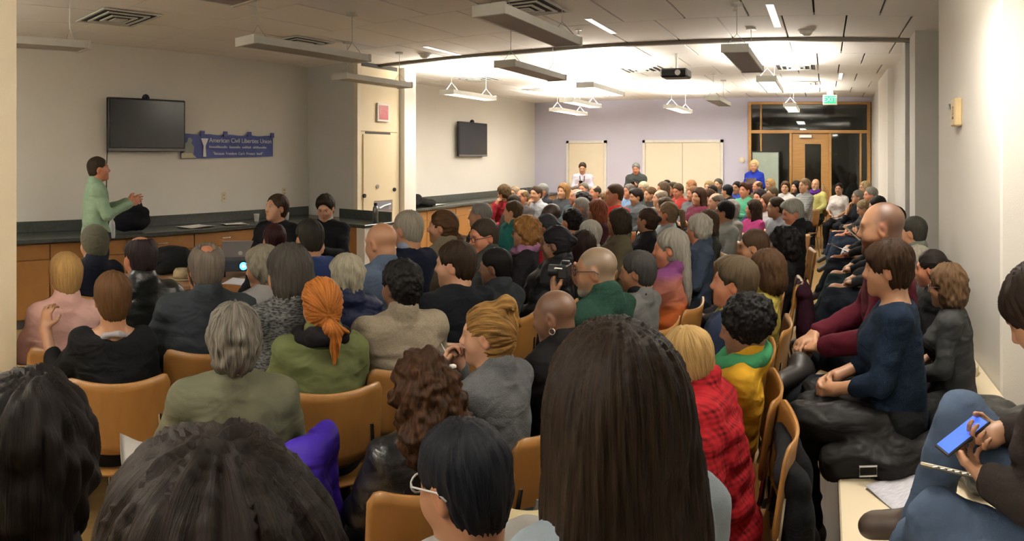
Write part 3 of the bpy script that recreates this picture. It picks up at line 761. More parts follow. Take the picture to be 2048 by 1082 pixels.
def hair_mat(col, streak=.5, light=None, name='hair'):
    key = ('hair', col, streak, light)
    if key in MATS: return MATS[key]
    m, nt, b = new_mat(name); wm = (1.06, .93, .80) if max(col) > 1.7 * min(col) else (1.0, 1.0, 1.0); col = tuple(c * .58 * k for c, k in zip(col, wm)); light = tuple(c * .66 * k for c, k in zip(light, wm)) if light else None
    at_ = node(nt, 'ShaderNodeAttribute', attribute_name='flow')
    nz = node(nt, 'ShaderNodeTexNoise', Scale=1.0, Detail=5.0, Roughness=.65); nt.links.new(at_.outputs['Vector'], nz.inputs['Vector'])
    rp = node(nt, 'ShaderNodeMapRange'); rp.inputs['From Min'].default_value = .33; rp.inputs['From Max'].default_value = .67; nt.links.new(nz.outputs[0], rp.inputs[0])
    hi = light or tuple(min(1, c * (1 + 1.0 * streak)) for c in col)
    nt.links.new(mixcol(nt, rp.outputs[0], tuple(c * (1 - .65 * streak) for c in col), hi), b.inputs['Base Color'])
    bp = node(nt, 'ShaderNodeBump', Strength=.55, Distance=.004); nt.links.new(nz.outputs[0], bp.inputs['Height']); nt.links.new(bp.outputs[0], b.inputs['Normal'])
    b.inputs['Roughness'].default_value = .52; b.inputs['Specular IOR Level'].default_value = .09
    MATS[key] = m; return m
def cloth_mat(col, kind='plain'):
    key = ('cloth', col, kind)
    if key in MATS: return MATS[key]
    m, nt, b = new_mat('fabric_' + kind); col = tuple(c * .66 for c in col)
    tc = node(nt, 'ShaderNodeTexCoord'); src = tc.outputs['Object']
    rough = .85; bs, bd, nsc, var = 0.25, 380.0, 14.0, .16
    if kind == 'leather': rough, bs, bd, var = .32, .35, 130, .2
    if kind == 'puffer': rough, bs, bd, var = .5, .2, 60, .2
    if kind == 'knit': bs, bd, nsc, var = .6, 240, 120, .3
    if kind == 'denim': bs, bd, nsc, var = .3, 500, 9, .32
    if kind == 'fleece': bs, bd, nsc, var = .7, 160, 60, .25
    nz = node(nt, 'ShaderNodeTexNoise', Scale=nsc, Detail=4.0); nt.links.new(src, nz.inputs['Vector'])
    c0 = mixcol(nt, nz.outputs[0], tuple(c * (1 - var) for c in col), tuple(min(1, c * (1 + var)) for c in col))
    if kind == 'tweed':
        mp = node(nt, 'ShaderNodeMapping'); mp.inputs['Scale'].default_value = (60, 60, 200); nt.links.new(src, mp.inputs[0])
        n2 = node(nt, 'ShaderNodeTexNoise', Scale=1.0, Detail=2.0); nt.links.new(mp.outputs[0], n2.inputs['Vector'])
        r2 = node(nt, 'ShaderNodeMapRange'); r2.inputs['From Min'].default_value = .4; r2.inputs['From Max'].default_value = .6; nt.links.new(n2.outputs[0], r2.inputs[0])
        c0 = mixcol(nt, r2.outputs[0], tuple(c * .35 for c in col), tuple(min(1, c * 1.6) for c in col))
    if kind in ('plaid', 'check'):
        wv = []
        for dr, sc in (('X', 5.0), ('Z', 5.0), ('X', 17.0), ('Z', 17.0)):
            wn = node(nt, 'ShaderNodeTexWave', Scale=sc if kind == 'plaid' else sc * 1.8); wn.bands_direction = dr; nt.links.new(src, wn.inputs['Vector']); wv.append(wn.outputs['Fac'])
        dk = tuple(c * .12 for c in col); a1 = mixcol(nt, wv[0], dk, col); a2 = mixcol(nt, wv[1], dk, col); c0 = mixcol(nt, .5, a1, a2)
        c0 = mixcol(nt, mixcol(nt, .5, wv[2], wv[3]), c0, tuple(min(1, c * 1.15) for c in col))
    if kind == 'poncho':
        sp = node(nt, 'ShaderNodeSeparateXYZ'); nt.links.new(src, sp.inputs[0])
        rp = node(nt, 'ShaderNodeValToRGB'); nt.links.new(node_range(nt, sp.outputs[2], .60, 1.14), rp.inputs[0])
        el = rp.color_ramp.elements; el[0].color = (.16, .012, .015, 1); el[1].color = (.07, .02, .12, 1)
        for pos, c in ((.22, (.50, .10, .015, 1)), (.45, (.52, .13, .03, 1)), (.55, (.33, .11, .07, 1)), (.75, (.28, .11, .09, 1)), (.85, (.10, .03, .16, 1))):
            e = el.new(pos); e.color = c
        c0 = mixcol(nt, .3, rp.outputs[0], c0)
    nt.links.new(c0, b.inputs['Base Color'])
    b.inputs['Roughness'].default_value = rough; b.inputs['Specular IOR Level'].default_value = .5 if kind == 'leather' else .12
    n3 = node(nt, 'ShaderNodeTexNoise', Scale=bd, Detail=2.0); nt.links.new(src, n3.inputs['Vector'])
    bp = node(nt, 'ShaderNodeBump', Strength=bs, Distance=.004); nt.links.new(n3.outputs[0], bp.inputs['Height'])
    mp4 = node(nt, 'ShaderNodeMapping'); mp4.inputs['Scale'].default_value = (1, 1, 1.7); mp4.inputs['Rotation'].default_value = (.5, .3, .2); nt.links.new(src, mp4.inputs[0])
    n4 = node(nt, 'ShaderNodeTexNoise', Scale=8.0, Detail=1.5, Distortion=.9); nt.links.new(mp4.outputs[0], n4.inputs['Vector'])
    bq = node(nt, 'ShaderNodeBump', Strength=.45 if kind != 'puffer' else .7, Distance=.03); nt.links.new(n4.outputs[0], bq.inputs['Height']); nt.links.new(bp.outputs[0], bq.inputs['Normal'])
    nt.links.new(bq.outputs[0], b.inputs['Normal'])
    MATS[key] = m; return m
def node_range(nt, out, lo, hi):
    r = node(nt, 'ShaderNodeMapRange'); r.inputs['From Min'].default_value = lo; r.inputs['From Max'].default_value = hi; nt.links.new(out, r.inputs[0]); return r.outputs[0]

# ---- anatomy, head frame: origin mid skull, +Y forward
HS = 0.98
def head_prims(sex='m', fat=1.0):
    return scaled(head_prims0(sex, fat), HS)
def scaled(P, s):
    out = []
    for p in P:
        q = dict(p)
        for n in ('a', 'b', 'c', 'r'):
            if n in q: q[n] = tuple(v * s for v in q[n])
        for n in ('ra', 'rb'):
            if n in q: q[n] *= s
        out.append(q)
    return out
def head_prims0(sex='m', fat=1.0):
    j = 1.0 if sex == 'm' else .93
    P = [ell((0, -.012, .030), (.073, .092, .080), .03), ell((0, .018, -.015), (.064 * fat, .070, .084), .03), ell((0, .030, -.068), (.048 * fat * j, .054, .048), .04),
         ell((0, .070, -.098), (.020, .020, .018), .03), cap((-.03, .076, .022), (.03, .076, .022), .012, k=.02)]
    for s in (-1, 1):
        P.append(ell((s * .037 * fat, .052, -.032), (.024, .026, .026), .03))
        P.append(ell((s * .030, .092, .004), (.017, .016, .011), .014, op='sub'))
        P.append(ell((s * .030, .075, .003), (.0125, .0125, .0115), .004))
        e = rot3(0, -.15, 0)
        P.append(dict(t='ell', c=(s * .074, -.006, -.010), r=(.010, .019, .031), R=e, k=.010))
        P.append(dict(t='ell', c=(s * .083, .000, -.008), r=(.006, .009, .016), R=e, k=.006, op='sub'))
    P += [cap((0, .086, .010), (0, .104, -.026), .0075, .0115, k=.016), cap((-.010, .094, -.032), (.010, .094, -.032), .0085, k=.010),
          ell((0, .083, -.060), (.022, .011, .0065), .008), ell((0, .081, -.071), (.019, .011, .0070), .008)]
    return P
def head_tint(L, brow=(.35, .25, .2), beard=None, hairshade=None, lip=(.85, .48, .45), seed=1):
    """per-point colour factors over the skin tone, in the head frame"""
    T = np.ones((len(L), 4), np.float32); x, y, z = np.abs(L[:, 0]), L[:, 1], L[:, 2]
    def blend(m, c):
        for i in range(3): T[:, i] = T[:, i] * (1 - m) + c[i] * m
    near = (np.linalg.norm(L, axis=1) < .17)
    if hairshade is not None:
        line = .055 - np.maximum(0, -(y - .06)) * 1.1
        m = np.clip((z - line) / .012, 0, 1) * (y < .075) * near
        if len(hairshade) > 2: m = m * np.clip((hairshade[2] - y) / .06, 0, 1)
        blend(m * hairshade[1], hairshade[0])
    if beard is not None:
        m = np.clip((-.040 - z - np.maximum(0, .055 - y) * -.15) / .012, 0, 1) * np.clip((y + .005) / .012, 0, 1) * (z > -.135) * near
        mu = (z > -.058) & (z < -.035) & (x < .03) & (y > .07); m = np.maximum(m, mu * .9)
        m *= 1 - ((x < .018) & (y > .082) & (z > -.075) & (z < -.057)); blend(m * beard[1], beard[0])
    front = y > .045
    blend(np.exp(-((x - .031) / .017) ** 2 - ((z - .0235) / .0048) ** 2) * front * .85, brow)
    blend(np.exp(-(x / .020) ** 4 - ((z + .0655) / .0085) ** 4) * front * .75 * near, lip)
    e = ((x - .030) / .0125) ** 2 + ((z - .002) / .0050) ** 2; blend(np.clip(1.6 - e * 1.4, 0, 1) * front, (1.0, 1.25, 1.4))
    e = ((x - .030) / .0055) ** 2 + ((z - .002) / .0055) ** 2; blend(np.clip(1.7 - e * 1.4, 0, 1) * front, (.14, .12, .11))
    blend(np.exp(-((x - .030) / .016) ** 2 - ((z - .0088) / .0030) ** 2) * front * .65, (.35, .25, .2))
    blend(np.clip(1 - np.hypot(x - .076, y + .006) / .03, 0, 1) * (np.abs(z + .01) < .045) * .45, (1.08, .72, .66))
    blend(np.exp(-(x / .016) ** 2 - ((z + .03) / .018) ** 2) * (y > .09) * .35, (1.08, .78, .74))
    return T
def hand_prims(wr, d, n, side, curl=.6, spread=.1, thumb=.5, s=1.0):
    """palm, four unequal bent fingers and a thumb; d along the hand, n out of the palm"""
    wr = np.array(wr, float); d = np.array(d, float); d /= np.linalg.norm(d); n = np.array(n, float); n -= d * (n @ d); n /= np.linalg.norm(n); l = np.cross(d, n) * side
    R = np.stack([l, d, n], 1)
    P = [cap(wr - d * .02, wr + d * .015, .026 * s, .025 * s, k=.02), dict(t='ell', c=tuple(wr + d * .052 * s), r=(.040 * s, .048 * s, .0155 * s), R=R, k=.014)]
    for i, (o, L) in enumerate(((.029, .068), (.010, .078), (-.010, .072), (-.028, .057))):
        b = wr + d * (.090 - .004 * abs(i - 1.3)) * s + l * o * s; a = 0.0; r = .0088 * s
        dd = d + l * spread * (1.2 - i * .8)
        dd = dd / np.linalg.norm(dd); c = curl * (1 + .12 * i)
        for q, fr in enumerate((.45, .31, .24)):
            a += c * (.7 if q == 0 else .9); e = b + (dd * math.cos(a) + n * math.sin(a)) * L * fr * s; P.append(cap(b, e, r, r * .92, k=.004)); b = e; r *= .92
    b = wr + d * .022 * s + l * .032 * s; t1 = (d * .75 + l * .75 + n * thumb); t1 /= np.linalg.norm(t1); e = b + t1 * .042 * s; P.append(cap(b - t1 * .012, e, .0125 * s, .0105 * s, k=.010))
    t2 = d * .95 + l * .15 + n * thumb; t2 /= np.linalg.norm(t2); P.append(cap(e, e + t2 * .030 * s, .0102 * s, .0088 * s, k=.004))
    return P

# ---- poses. Right is +X. each arm: elbow, wrist, hand direction, palm normal, curl
V3 = lambda *a: np.array(a, float)
ARMS = {
    'lap': dict(L=((-.245, .02, .775), (-.085, .25, .685), (.75, .65, -.1), (.3, .1, -1), .55), R=((.245, .02, .775), (.085, .25, .70), (-.75, .65, -.1), (-.3, .1, -1), .55)),
    'clasp': dict(L=((-.235, .05, .77), (-.06, .255, .70), (.62, .75, -.15), (.7, -.5, -.5), .9), R=((.235, .05, .77), (.06, .255, .71), (-.62, .75, -.15), (-.7, -.5, -.5), .9)),
    'crossed': dict(L=((-.25, .09, .80), (.05, .22, .83), (.95, -.15, .1), (0, -1, -.2), .35), R=((.25, .09, .80), (-.05, .235, .86), (-.95, -.15, .1), (0, -1, -.2), .35)),
    'phone': dict(L=((-.23, .07, .78), (-.05, .30, .84), (.25, .65, .5), (.8, -.3, .5), .8), R=((.23, .07, .78), (.05, .30, .84), (-.25, .65, .5), (-.8, -.3, .5), .8)),
    'chin': dict(L=((-.24, .03, .775), (-.03, .24, .72), (.8, .5, 0), (.2, 0, -1), .5), R=((.15, .22, .79), (.045, .155, 1.015), (-.35, -.1, .9), (-.5, -.85, .1), .9)),
    'mouth': dict(L=((-.20, .24, .80), (-.05, .20, 1.03), (.35, -.15, .9), (.3, -.9, 0), 1.0), R=((.20, .24, .80), (.05, .20, 1.03), (-.35, -.15, .9), (-.3, -.9, 0), 1.0)),
    'camera': dict(L=((-.25, .12, .80), (-.09, .19, 1.06), (.2, .35, .9), (.6, -.5, 0), .7), R=((.26, .12, .85), (.11, .17, 1.08), (-.1, .4, .9), (-.7, -.4, 0), .7)),
    'raised': dict(L=((-.30, .02, .80), (-.285, .16, 1.00), (.1, .1, 1), (.6, .6, 0), .75), R=((.245, .02, .775), (.085, .25, .70), (-.75, .65, -.1), (-.3, .1, -1), .55)),
    'side': dict(L=((-.245, -.01, .74), (-.235, .05, .52), (.0, .25, -1), (1, 0, 0), .4), R=((.245, -.01, .74), (.235, .05, .52), (.0, .25, -1), (-1, 0, 0), .4)),
    'gesture': dict(L=((-.24, .05, .77), (-.08, .33, .88), (.35, .85, .25), (.9, -.3, -.1), .35), R=((.24, .05, .77), (.09, .31, .87), (-.30, .85, .28), (-.9, -.3, -.1), .35)),
    'talk': dict(L=((-.26, .08, .78), (-.06, .20, .93), (.6, -.1, .75), (.2, -1, 0), .9), R=((.27, .03, .76), (.10, .22, .76), (-.6, .75, .2), (-.3, .3, .9), .5)),
    'ankle': dict(L=((-.25, .06, .77), (-.06, .27, .70), (.6, .7, -.2), (.3, .2, -1), .8), R=((.26, .10, .78), (.05, .31, .72), (-.6, .75, -.25), (-.3, .2, -1), .8)),
}
def seat_leg(kx, ax, ky=.43, az_=.075, ay=.43): return dict(knee=(kx, ky, .505), ankle=(ax, ay, az_), toe=(ax * 1.1, ay + .16, .030))
LEGS = {
    'seat': (seat_leg(-.12, -.12), seat_leg(.12, .12)),
    'tucked': (seat_leg(-.10, -.08, .42, .075, .30), seat_leg(.12, .14, .44, .075, .36)),
    'crossed': (dict(knee=(-.09, .43, .50), ankle=(-.09, .42, .075), toe=(-.09, .58, .03)), dict(knee=(.00, .42, .60), ankle=(-.14, .60, .28), toe=(-.17, .73, .20))),
    'figure4': (dict(knee=(-.14, .43, .50), ankle=(-.14, .44, .075), toe=(-.15, .60, .03)), dict(knee=(.27, .30, .58), ankle=(-.08, .37, .62), toe=(-.21, .43, .60))),
    'stand': (dict(knee=(-.10, .02, .07), ankle=(-.11, -.02, -.345), toe=(-.13, .13, -.39)), dict(knee=(.10, .02, .07), ankle=(.11, -.02, -.345), toe=(.13, .13, -.39))),
    'bench': (seat_leg(-.10, -.10, .39, .02, .42), seat_leg(.09, .12, .40, .01, .36)),
}
def skeleton(sex='m', lean=0.0, arms='lap', legs='seat', yaw=0, pitch=0, roll=0, build=1.0, slump=0.0):
    c, s = math.cos(-lean), math.sin(-lean)
    T = lambda p: np.array((p[0], p[1] * c - (p[2] - .5) * s, p[1] * s + (p[2] - .5) * c + .5))
    sw = (.158 if sex == 'm' else .134) * build
    J = dict(pel=T((0, -.01, .565)), waist=T((0, -.02, .72)), chest=T((0, -.01, .89)), neck=T((0, -.012, 1.05)), shL=T((-sw, -.01, 1.005)), shR=T((sw, -.01, 1.005)))
    J['head'] = T((0, .018, 1.195 - slump)) + np.array((0, .020 * math.sin(pitch) * 2, 0))
    J['R'] = rot3(yaw, -pitch, roll); J['arms'] = ARMS[arms] if isinstance(arms, str) else arms
    ex = (.86 if sex == 'm' else .80) * build; J['arms'] = {q: ((v[0][0] * ex, *v[0][1:]), *v[1:]) for q, v in J['arms'].items()}; J['legs'] = LEGS[legs] if isinstance(legs, str) else legs
    J['sex'], J['build'], J['T'] = sex, build, T
    return J
def torso_prims(J, k=.05):
    b = J['build']; f = J['sex'] == 'f'; T = J['T']; Rl = None
    P = [ell(J['pel'], (.152 * b, .118 * b, .112), k), cap(J['pel'], J['waist'], .112 * b, .100 * b, k=k), ell(J['chest'], ((.143 if not f else .126) * b, .100 * b, .165), k),
         cap(J['shL'], J['shR'], .048, k=.05), cap(J['neck'] + V3(-.05, -.005, -.02), J['neck'] + V3(.05, -.005, -.02), .042, k=.045)]
    for s, n in ((-1, 'shL'), (1, 'shR')): P.append(cap(J['waist'] + V3(s * .048 * b, 0, 0), T((s * (.075 if not f else .062) * b, -.005, .95)), .090 * b, .080 * b, k=.05))
    if f:
        for s in (-1, 1): P.append(ell(T((s * .068, .080, .885)), (.062, .055, .06), .05))
    return P
def arm_prims(J, upto=1.0, hands=True, b=None):
    b = b or (J['build'] if J['sex'] == 'm' else J['build'] * .9); P = []
    for side, k in ((-1, 'L'), (1, 'R')):
        el, wr, d, n, cu = J['arms'][k][:5]; el, wr = np.array(el), np.array(wr); sh = J['sh' + k]
        P.append(cap(sh + V3(0, 0, -.006), el, .047 * b, .038 * b, k=.03))
        if upto > 0: P.append(cap(el, el + (wr - el) * min(1, upto), .036 * b, .036 * b + (.026 - .036 * b) * min(1, upto), k=.025))
    return P
def leg_prims(J, b=None, foot=True):
    b = b or J['build']; P = []
    for s, L in zip((-1, 1), J['legs']):
        hip = np.array(J['pel']) + V3(s * .088, .0, -.02)
        P.append(cap(hip, L['knee'], .083 * b, .056 * b, k=.04)); P.append(cap(L['knee'], L['ankle'], .053 * b, .036 * b, k=.03))
        if foot: P.append(cap(V3(*L['ankle']) + V3(0, -.03, -.02), L['toe'], .034, .026, k=.02))
    return P
CACHE = {}
def body_mesh(J, key, hf, hc, hands, tint):
    if key in CACHE: return CACHE[key]
    H, R = J['head'], J['R']; allz = [.0] + [L['toe'][2] for L in J['legs']]
    hp = xf(head_prims(J['sex']), R, H) + [cap(H + R @ V3(0, -.028, -.055), J['neck'] + V3(0, -.005, -.03), .050 if J['sex'] == 'f' else .056, .056 if J['sex'] == 'f' else .064, k=.03)]
    P = torso_prims(J) + arm_prims(J) + leg_prims(J) + hp
    hand = []; fx, fy, fz = [], [], []
    for side, k in ((-1, 'L'), (1, 'R')):
        a = J['arms'][k]; s_ = (1.0 if J['sex'] == 'm' else .9)
        hp_ = hand_prims(a[1], a[2], a[3], side, a[4], spread=a[5] if len(a) > 5 else .1, s=s_)
        P += hp_
        if hands:
            d = V3(*a[2]) / np.linalg.norm(a[2]); c = V3(*a[1]) + d * .08
            for lst, i in ((fx, 0), (fy, 1), (fz, 2)): lst.append((c[i] - .09, c[i] + .09, hands))
    pts = np.array([np.array(p[q]) for p in P for q in ('a', 'b', 'c') if q in p]); lo = pts.min(0) - .16; hi = pts.max(0) + .16
    xs = axis(lo[0], hi[0], hc, fx + [(H[0] - .105, H[0] + .105, hf)]); ys = axis(lo[1], hi[1], hc, fy + [(H[1] - .125, H[1] + .135, hf)]); zs = axis(lo[2], hi[2], hc, fz + [(H[2] - .14, H[2] + .125, hf)])
    V, Q = Field(xs, ys, zs).apply(P).mesh()
    L = (V - H) @ R / HS
    me = np_mesh('body', V, Q, [('tint', 'FLOAT_COLOR', head_tint(L, **tint))]); CACHE[key] = me; return me
def wrinkle(V, Q, amp, seed, sc=9.0):
    N = normals(V, Q)
    a = vnoise(V * np.array((sc, sc, sc * 1.6)) + 3, seed); b = vnoise(V * np.array((sc * 2.4, sc * 2.4, sc * 3.4)), seed + 5)
    rid = 1 - np.abs(vnoise(V * np.array((sc * 1.1, sc * 1.1, sc * 2.0)) + 9, seed + 9)) * 2
    return V + N * (amp * (a * 1.5 + b * .7 + rid * 1.1))[:, None]
TOPS = {  # thickness, wrinkle, collar, sleeve reach
    'shirt': (.012, .0035, 'shirt', .93), 'tee': (.010, .003, None, 0), 'sweater': (.016, .004, 'crew', .93), 'turtle': (.016, .004, 'turtle', .93), 'jacket': (.019, .0055, 'coat', .95),
    'puffer': (.030, .008, 'coat', .95), 'hoodie': (.020, .006, 'hood', .95), 'wide': (.014, .005, None, .45), 'half': (.014, .004, None, .35)}
def top_mesh(J, key, style, h, seed):
    if key in CACHE: return CACHE[key]
    t, wa, collar, sl = TOPS[style]
    P = torso_prims(J, .055) + arm_prims(J, sl); nk = J['neck']
    up = (J['head'] + J['R'] @ V3(0, -.028, -.055) - nk); up = up / np.linalg.norm(up); nk = nk + V3(0, -.007, 0)
    P2 = []
    if collar == 'crew': P2 = [cap(nk + V3(0, 0, -.01), nk + up * .014, .072, .069, k=.015)]
    if collar == 'turtle': P2 = [cap(nk + V3(0, 0, -.01), nk + up * .050, .077, .070, k=.012)]
    if collar == 'shirt': P2 = [cap(nk + V3(0, -.008, -.01), nk + up * .030 + V3(0, -.004, 0), .074, .069, k=.008)]
    if collar == 'coat': P2 = [cap(nk + V3(0, -.012, -.01), nk + up * .042 + V3(0, -.010, 0), .084, .077, k=.012)]
    if collar == 'hood': P2 = [cap(nk + V3(-.05, -.05, -.005), nk + V3(.05, -.05, -.005), .042, k=.02), cap(nk + V3(-.03, -.085, -.05), nk + V3(.03, -.085, -.05), .045, k=.03), cap(nk, nk + up * .03, .07, .066, k=.02)]
    pts = np.array([np.array(p[q]) for p in P for q in ('a', 'b', 'c') if q in p]); lo = pts.min(0) - .20; hi = pts.max(0) + .20
    f = Field(axis(lo[0], hi[0], h), axis(lo[1], hi[1], h), axis(lo[2], hi[2], h)).apply(P, t).apply(P2)
    if style in ('wide',): f.apply([ell(nk + V3(0, .025, .025), (.105, .100, .062), .02, op='sub')])
    if collar in ('shirt', 'coat'): f.apply([cap(nk + V3(0, .085, .09), nk + V3(0, .105, -.06), .045, .012, k=.01, op='sub')])
    f.plane((0, 0, -1), -(J['pel'][2] - .045), .01)
    V, Q = f.mesh(); V = relax(V, Q, 1, .35); V = wrinkle(V, Q, wa, seed)
    if style == 'puffer':
        N = normals(V, Q); V = V + N * (.010 * np.abs(np.sin(V[:, 2] * 34 + .3 * np.sin(V[:, 0] * 9))))[:, None]
    me = np_mesh('garment', V, Q); CACHE[key] = me; return me
def pants_mesh(J, key, h, t=.016, seed=3):
    if key in CACHE: return CACHE[key]
    P = [ell(J['pel'], (.165 * J['build'], .125 * J['build'], .115), .05)] + leg_prims(J, foot=False)
    pts = np.array([np.array(p[q]) for p in P for q in ('a', 'b', 'c') if q in p]); lo = pts.min(0) - .18; hi = pts.max(0) + .18
    f = Field(axis(lo[0], hi[0], h), axis(lo[1], hi[1], h), axis(lo[2], hi[2], h)).apply(P, t)
    if max(L['knee'][2] for L in J['legs']) < .63: f.plane((0, 0, 1), J['pel'][2] + .07, .01)
    V, Q = f.mesh(); V = relax(V, Q, 1, .35); V = wrinkle(V, Q, .006, seed, 8)
    me = np_mesh('trousers', V, Q); CACHE[key] = me; return me
def shoe_mesh(L, key, h):
    if key in CACHE: return CACHE[key]
    an, to = V3(*L['ankle']), V3(*L['toe']); d = to - an; d /= np.linalg.norm(d)
    P = [cap(an + V3(0, 0, .02), an + V3(0, 0, -.02), .043, .043, k=.02), cap(an + V3(0, -.025, -.015) , to, .044, .037, k=.03), cap(an - d * .035 + V3(0, 0, -.022), to + d * .02, .032, .033, k=.015)]
    pts = np.array([np.array(p[q]) for p in P for q in ('a', 'b')]); lo = pts.min(0) - .1; hi = pts.max(0) + .1
    V, Q = Field(axis(lo[0], hi[0], h), axis(lo[1], hi[1], h), axis(lo[2], hi[2], h)).apply(P).mesh(); V = relax(V, Q, 1, .3)
    me = np_mesh('shoe', V, Q); CACHE[key] = me; return me

# ---- hair, head frame
def hair_mesh(style, h, seed):
    key = ('hair', style, h, seed)
    if key in CACHE: return CACHE[key]
    base = lambda t: [ell((0, -.014, .032), (.076 + t, .094 + t, .084 + t), .02), ell((0, -.030, -.018), (.066 + t, .070 + t, .085 + t), .03)]
    sbase = lambda t: [ell((0, -.014, .032), (.076 + t, .094 + t, .084 + t), .02), ell((0, -.036, -.030), (.056 + t, .060 + t * .6, .070 + t * .5), .035)]
    face = lambda dz=0, w=0: ell((0, .130, -.038 + dz), (.088 + w, .105, .122), .010, op='sub')
    ears = [ell((s * .092, .014, -.026), (.032, .036, .044), .012, op='sub') for s in (-1, 1)] + [ell((s * .085, .072, -.01), (.030, .036, .055), .012, op='sub') for s in (-1, 1)]
    temples = [ell((s * .098, .078, -.055), (.040, .046, .085), .012, op='sub') for s in (-1, 1)]
    lo, hi = np.array((-.17, -.22, -.20)), np.array((.17, .16, .20)); amp, freq, ax = .003, (34, 7), 'z'; cut = -.085; extra = []; P = []
    if style == 'short': P = sbase(.010) + [face()] + ears; amp = .004; cut = -.088
    elif style == 'crop': P = sbase(.007) + [face()] + ears; amp = .002; cut = -.07
    elif style == 'buzz': P = sbase(.0035) + [face(.005)] + ears; amp = .0008; cut = -.07
    elif style == 'combed': P = sbase(.016) + [ell((.01, .035, .085), (.06, .06, .035), .03), face(.0)] + ears; amp = .004
    elif style == 'fringe': P = sbase(.010) + [face(.0)] + ears + [ell((0, .022, .115), (.060, .098, .072), .015, op='sub')]; amp = .004
    elif style == 'thin': P = sbase(.006) + [face(.0)] + ears + [ell((0, .045, .105), (.05, .075, .045), .02, op='sub')]; amp = .004
    elif style == 'crown': P = sbase(.012) + [face(.0)] + ears + [ell((0, -.055, .125), (.038, .048, .055), .012, op='sub')]; amp = .005
    elif style == 'pixie': P = sbase(.015) + [ell((0, .058, .050), (.060, .040, .036), .03), face(-.020)] + [ell((s * .092, .016, -.030), (.032, .034, .044), .012, op='sub') for s in (-1, 1)]; amp = .007; cut = -.095
    elif style == 'wavy': P = base(.014) + [face(-.004)] + [ell((s * .10, .03, -.045), (.03, .036, .045), .012, op='sub') for s in (-1, 1)]; amp = .010; freq = (15, 9); cut = -.115
    elif style == 'bob': P = base(.014) + [ell((0, -.035, -.055), (.092, .082, .095), .03), face(-.002, 0)] + temples; amp = .006; cut = -.135
    elif style == 'bobwave': P = base(.020) + [ell((0, -.035, -.055), (.104, .090, .10), .03), face(-.002, 0)] + temples; amp = .010; freq = (15, 9); cut = -.14
    elif style == 'long': P = base(.018) + [ell((0, -.075, -.16), (.092, .046, .20), .04)] + [ell((s * .078, -.015, -.15), (.026, .050, .17), .03) for s in (-1, 1)] + [face(-.002, -.004)] + temples; lo[2] = -.40; cut = -.36; amp = .006
    elif style == 'longback': P = base(.014) + [ell((0, -.085, -.17), (.072, .036, .20), .04), face(0)] + ears; lo[2] = -.40; cut = -.37; amp = .006
    elif style == 'curtain': P = base(.024) + [ell((0, -.070, -.20), (.125, .058, .28), .05)] + [ell((s * .092, -.005, -.20), (.030, .055, .24), .04) for s in (-1, 1)] + [face(-.01, -.02)]; lo = np.array((-.22, -.24, -.46)); hi[0] = .22; cut = -.44; amp = .0045; freq = (70, 3)
    elif style == 'pony': P = base(.010) + [face(0)] + ears + [cap((0, -.105, .030), (0, -.155, .015), .020, .026, k=.02), cap((0, -.155, .015), (0, -.165, -.09), .028, .026, k=.02), cap((0, -.165, -.09), (0, -.150, -.20), .026, .008, k=.02)]; lo[1] = -.27; lo[2] = -.26; cut = -.26; amp = .004; ax = 'y'
    elif style == 'lowpony': P = base(.011) + [face(0)] + ears + [cap((0, -.090, -.060), (.012, -.115, -.085), .026, .030, k=.02), cap((.012, -.115, -.085), (.022, -.112, -.13), .034, .022, k=.015), cap((.022, -.112, -.13), (.028, -.10, -.225), .026, .010, k=.02), cap((.02, -.115, -.085), (.085, -.10, -.098), .022, .010, k=.02)]; lo[1] = -.24; lo[2] = -.30; cut = -.3; amp = .005; ax = 'y'
    elif style == 'bun': P = base(.010) + [face(0)] + ears + [ell((0, -.075, .108), (.046, .046, .038), .015), cap((.03, -.10, .09), (.045, -.125, .02), .016, .007, k=.02), cap((-.02, -.10, .12), (-.05, -.12, .10), .016, .007, k=.02)]; amp = .007; ax = 'y'
    elif style == 'lowbun': P = base(.010) + [face(0)] + ears + [ell((0, -.118, .015), (.036, .032, .034), .015)]; amp = .004; ax = 'y'
    elif style == 'curly': P = base(.026) + [ell((0, -.05, -.06), (.104, .085, .10), .03), face(-.006)]; amp = .016; freq = (26, 30); cut = -.16
    elif style == 'bigcurl': P = base(.040) + [ell((0, -.06, -.10), (.135, .10, .14), .04), ell((0, -.035, .125), (.05, .05, .035), .02), face(-.006)]; amp = .020; freq = (24, 28); lo = np.array((-.2, -.24, -.27)); hi[2] = .23; hi[0] = .2; cut = -.24
    elif style == 'afro': P = [ell((0, -.026, .034), (.110, .118, .110), .02), face(.002)] + [ell((s * .11, .03, -.05), (.05, .045, .055), .02, op='sub') for s in (-1, 1)]; amp = .009; freq = (45, 45); cut = -.075
    elif style == 'smallafro': P = sbase(.013) + [face(.002)] + ears; amp = .006; freq = (55, 55); cut = -.08
    elif style == 'beanie': P = base(.016) + [face(.014)]; amp = .001; cut = -.055
    elif style == 'beard': P = [ell((0, .026, -.072), (.056, .062, .056), .02), ell((0, .072, -.098), (.028, .028, .030), .02), ell((0, .11, -.030), (.08, .045, .032), .008, op='sub'), ell((0, .098, -.066), (.022, .02, .010), .006, op='sub'), ell((0, -.06, -.06), (.1, .07, .1), .01, op='sub')]; amp = .003; cut = -.16
    f = Field(axis(lo[0], hi[0], h), axis(lo[1], hi[1], h), axis(lo[2], hi[2], h)).apply(P)
    if style == 'beard': f.plane((0, 0, 1), -.034, .01)
    if style == 'beanie': f.plane((0, .45, -1), .058, .004)
    elif style != 'beard': f.plane((0, .25, -1), -cut, .012)
    V, Q = f.mesh(); V = relax(V, Q, 1, .4)
    fl = flow(V, ax)
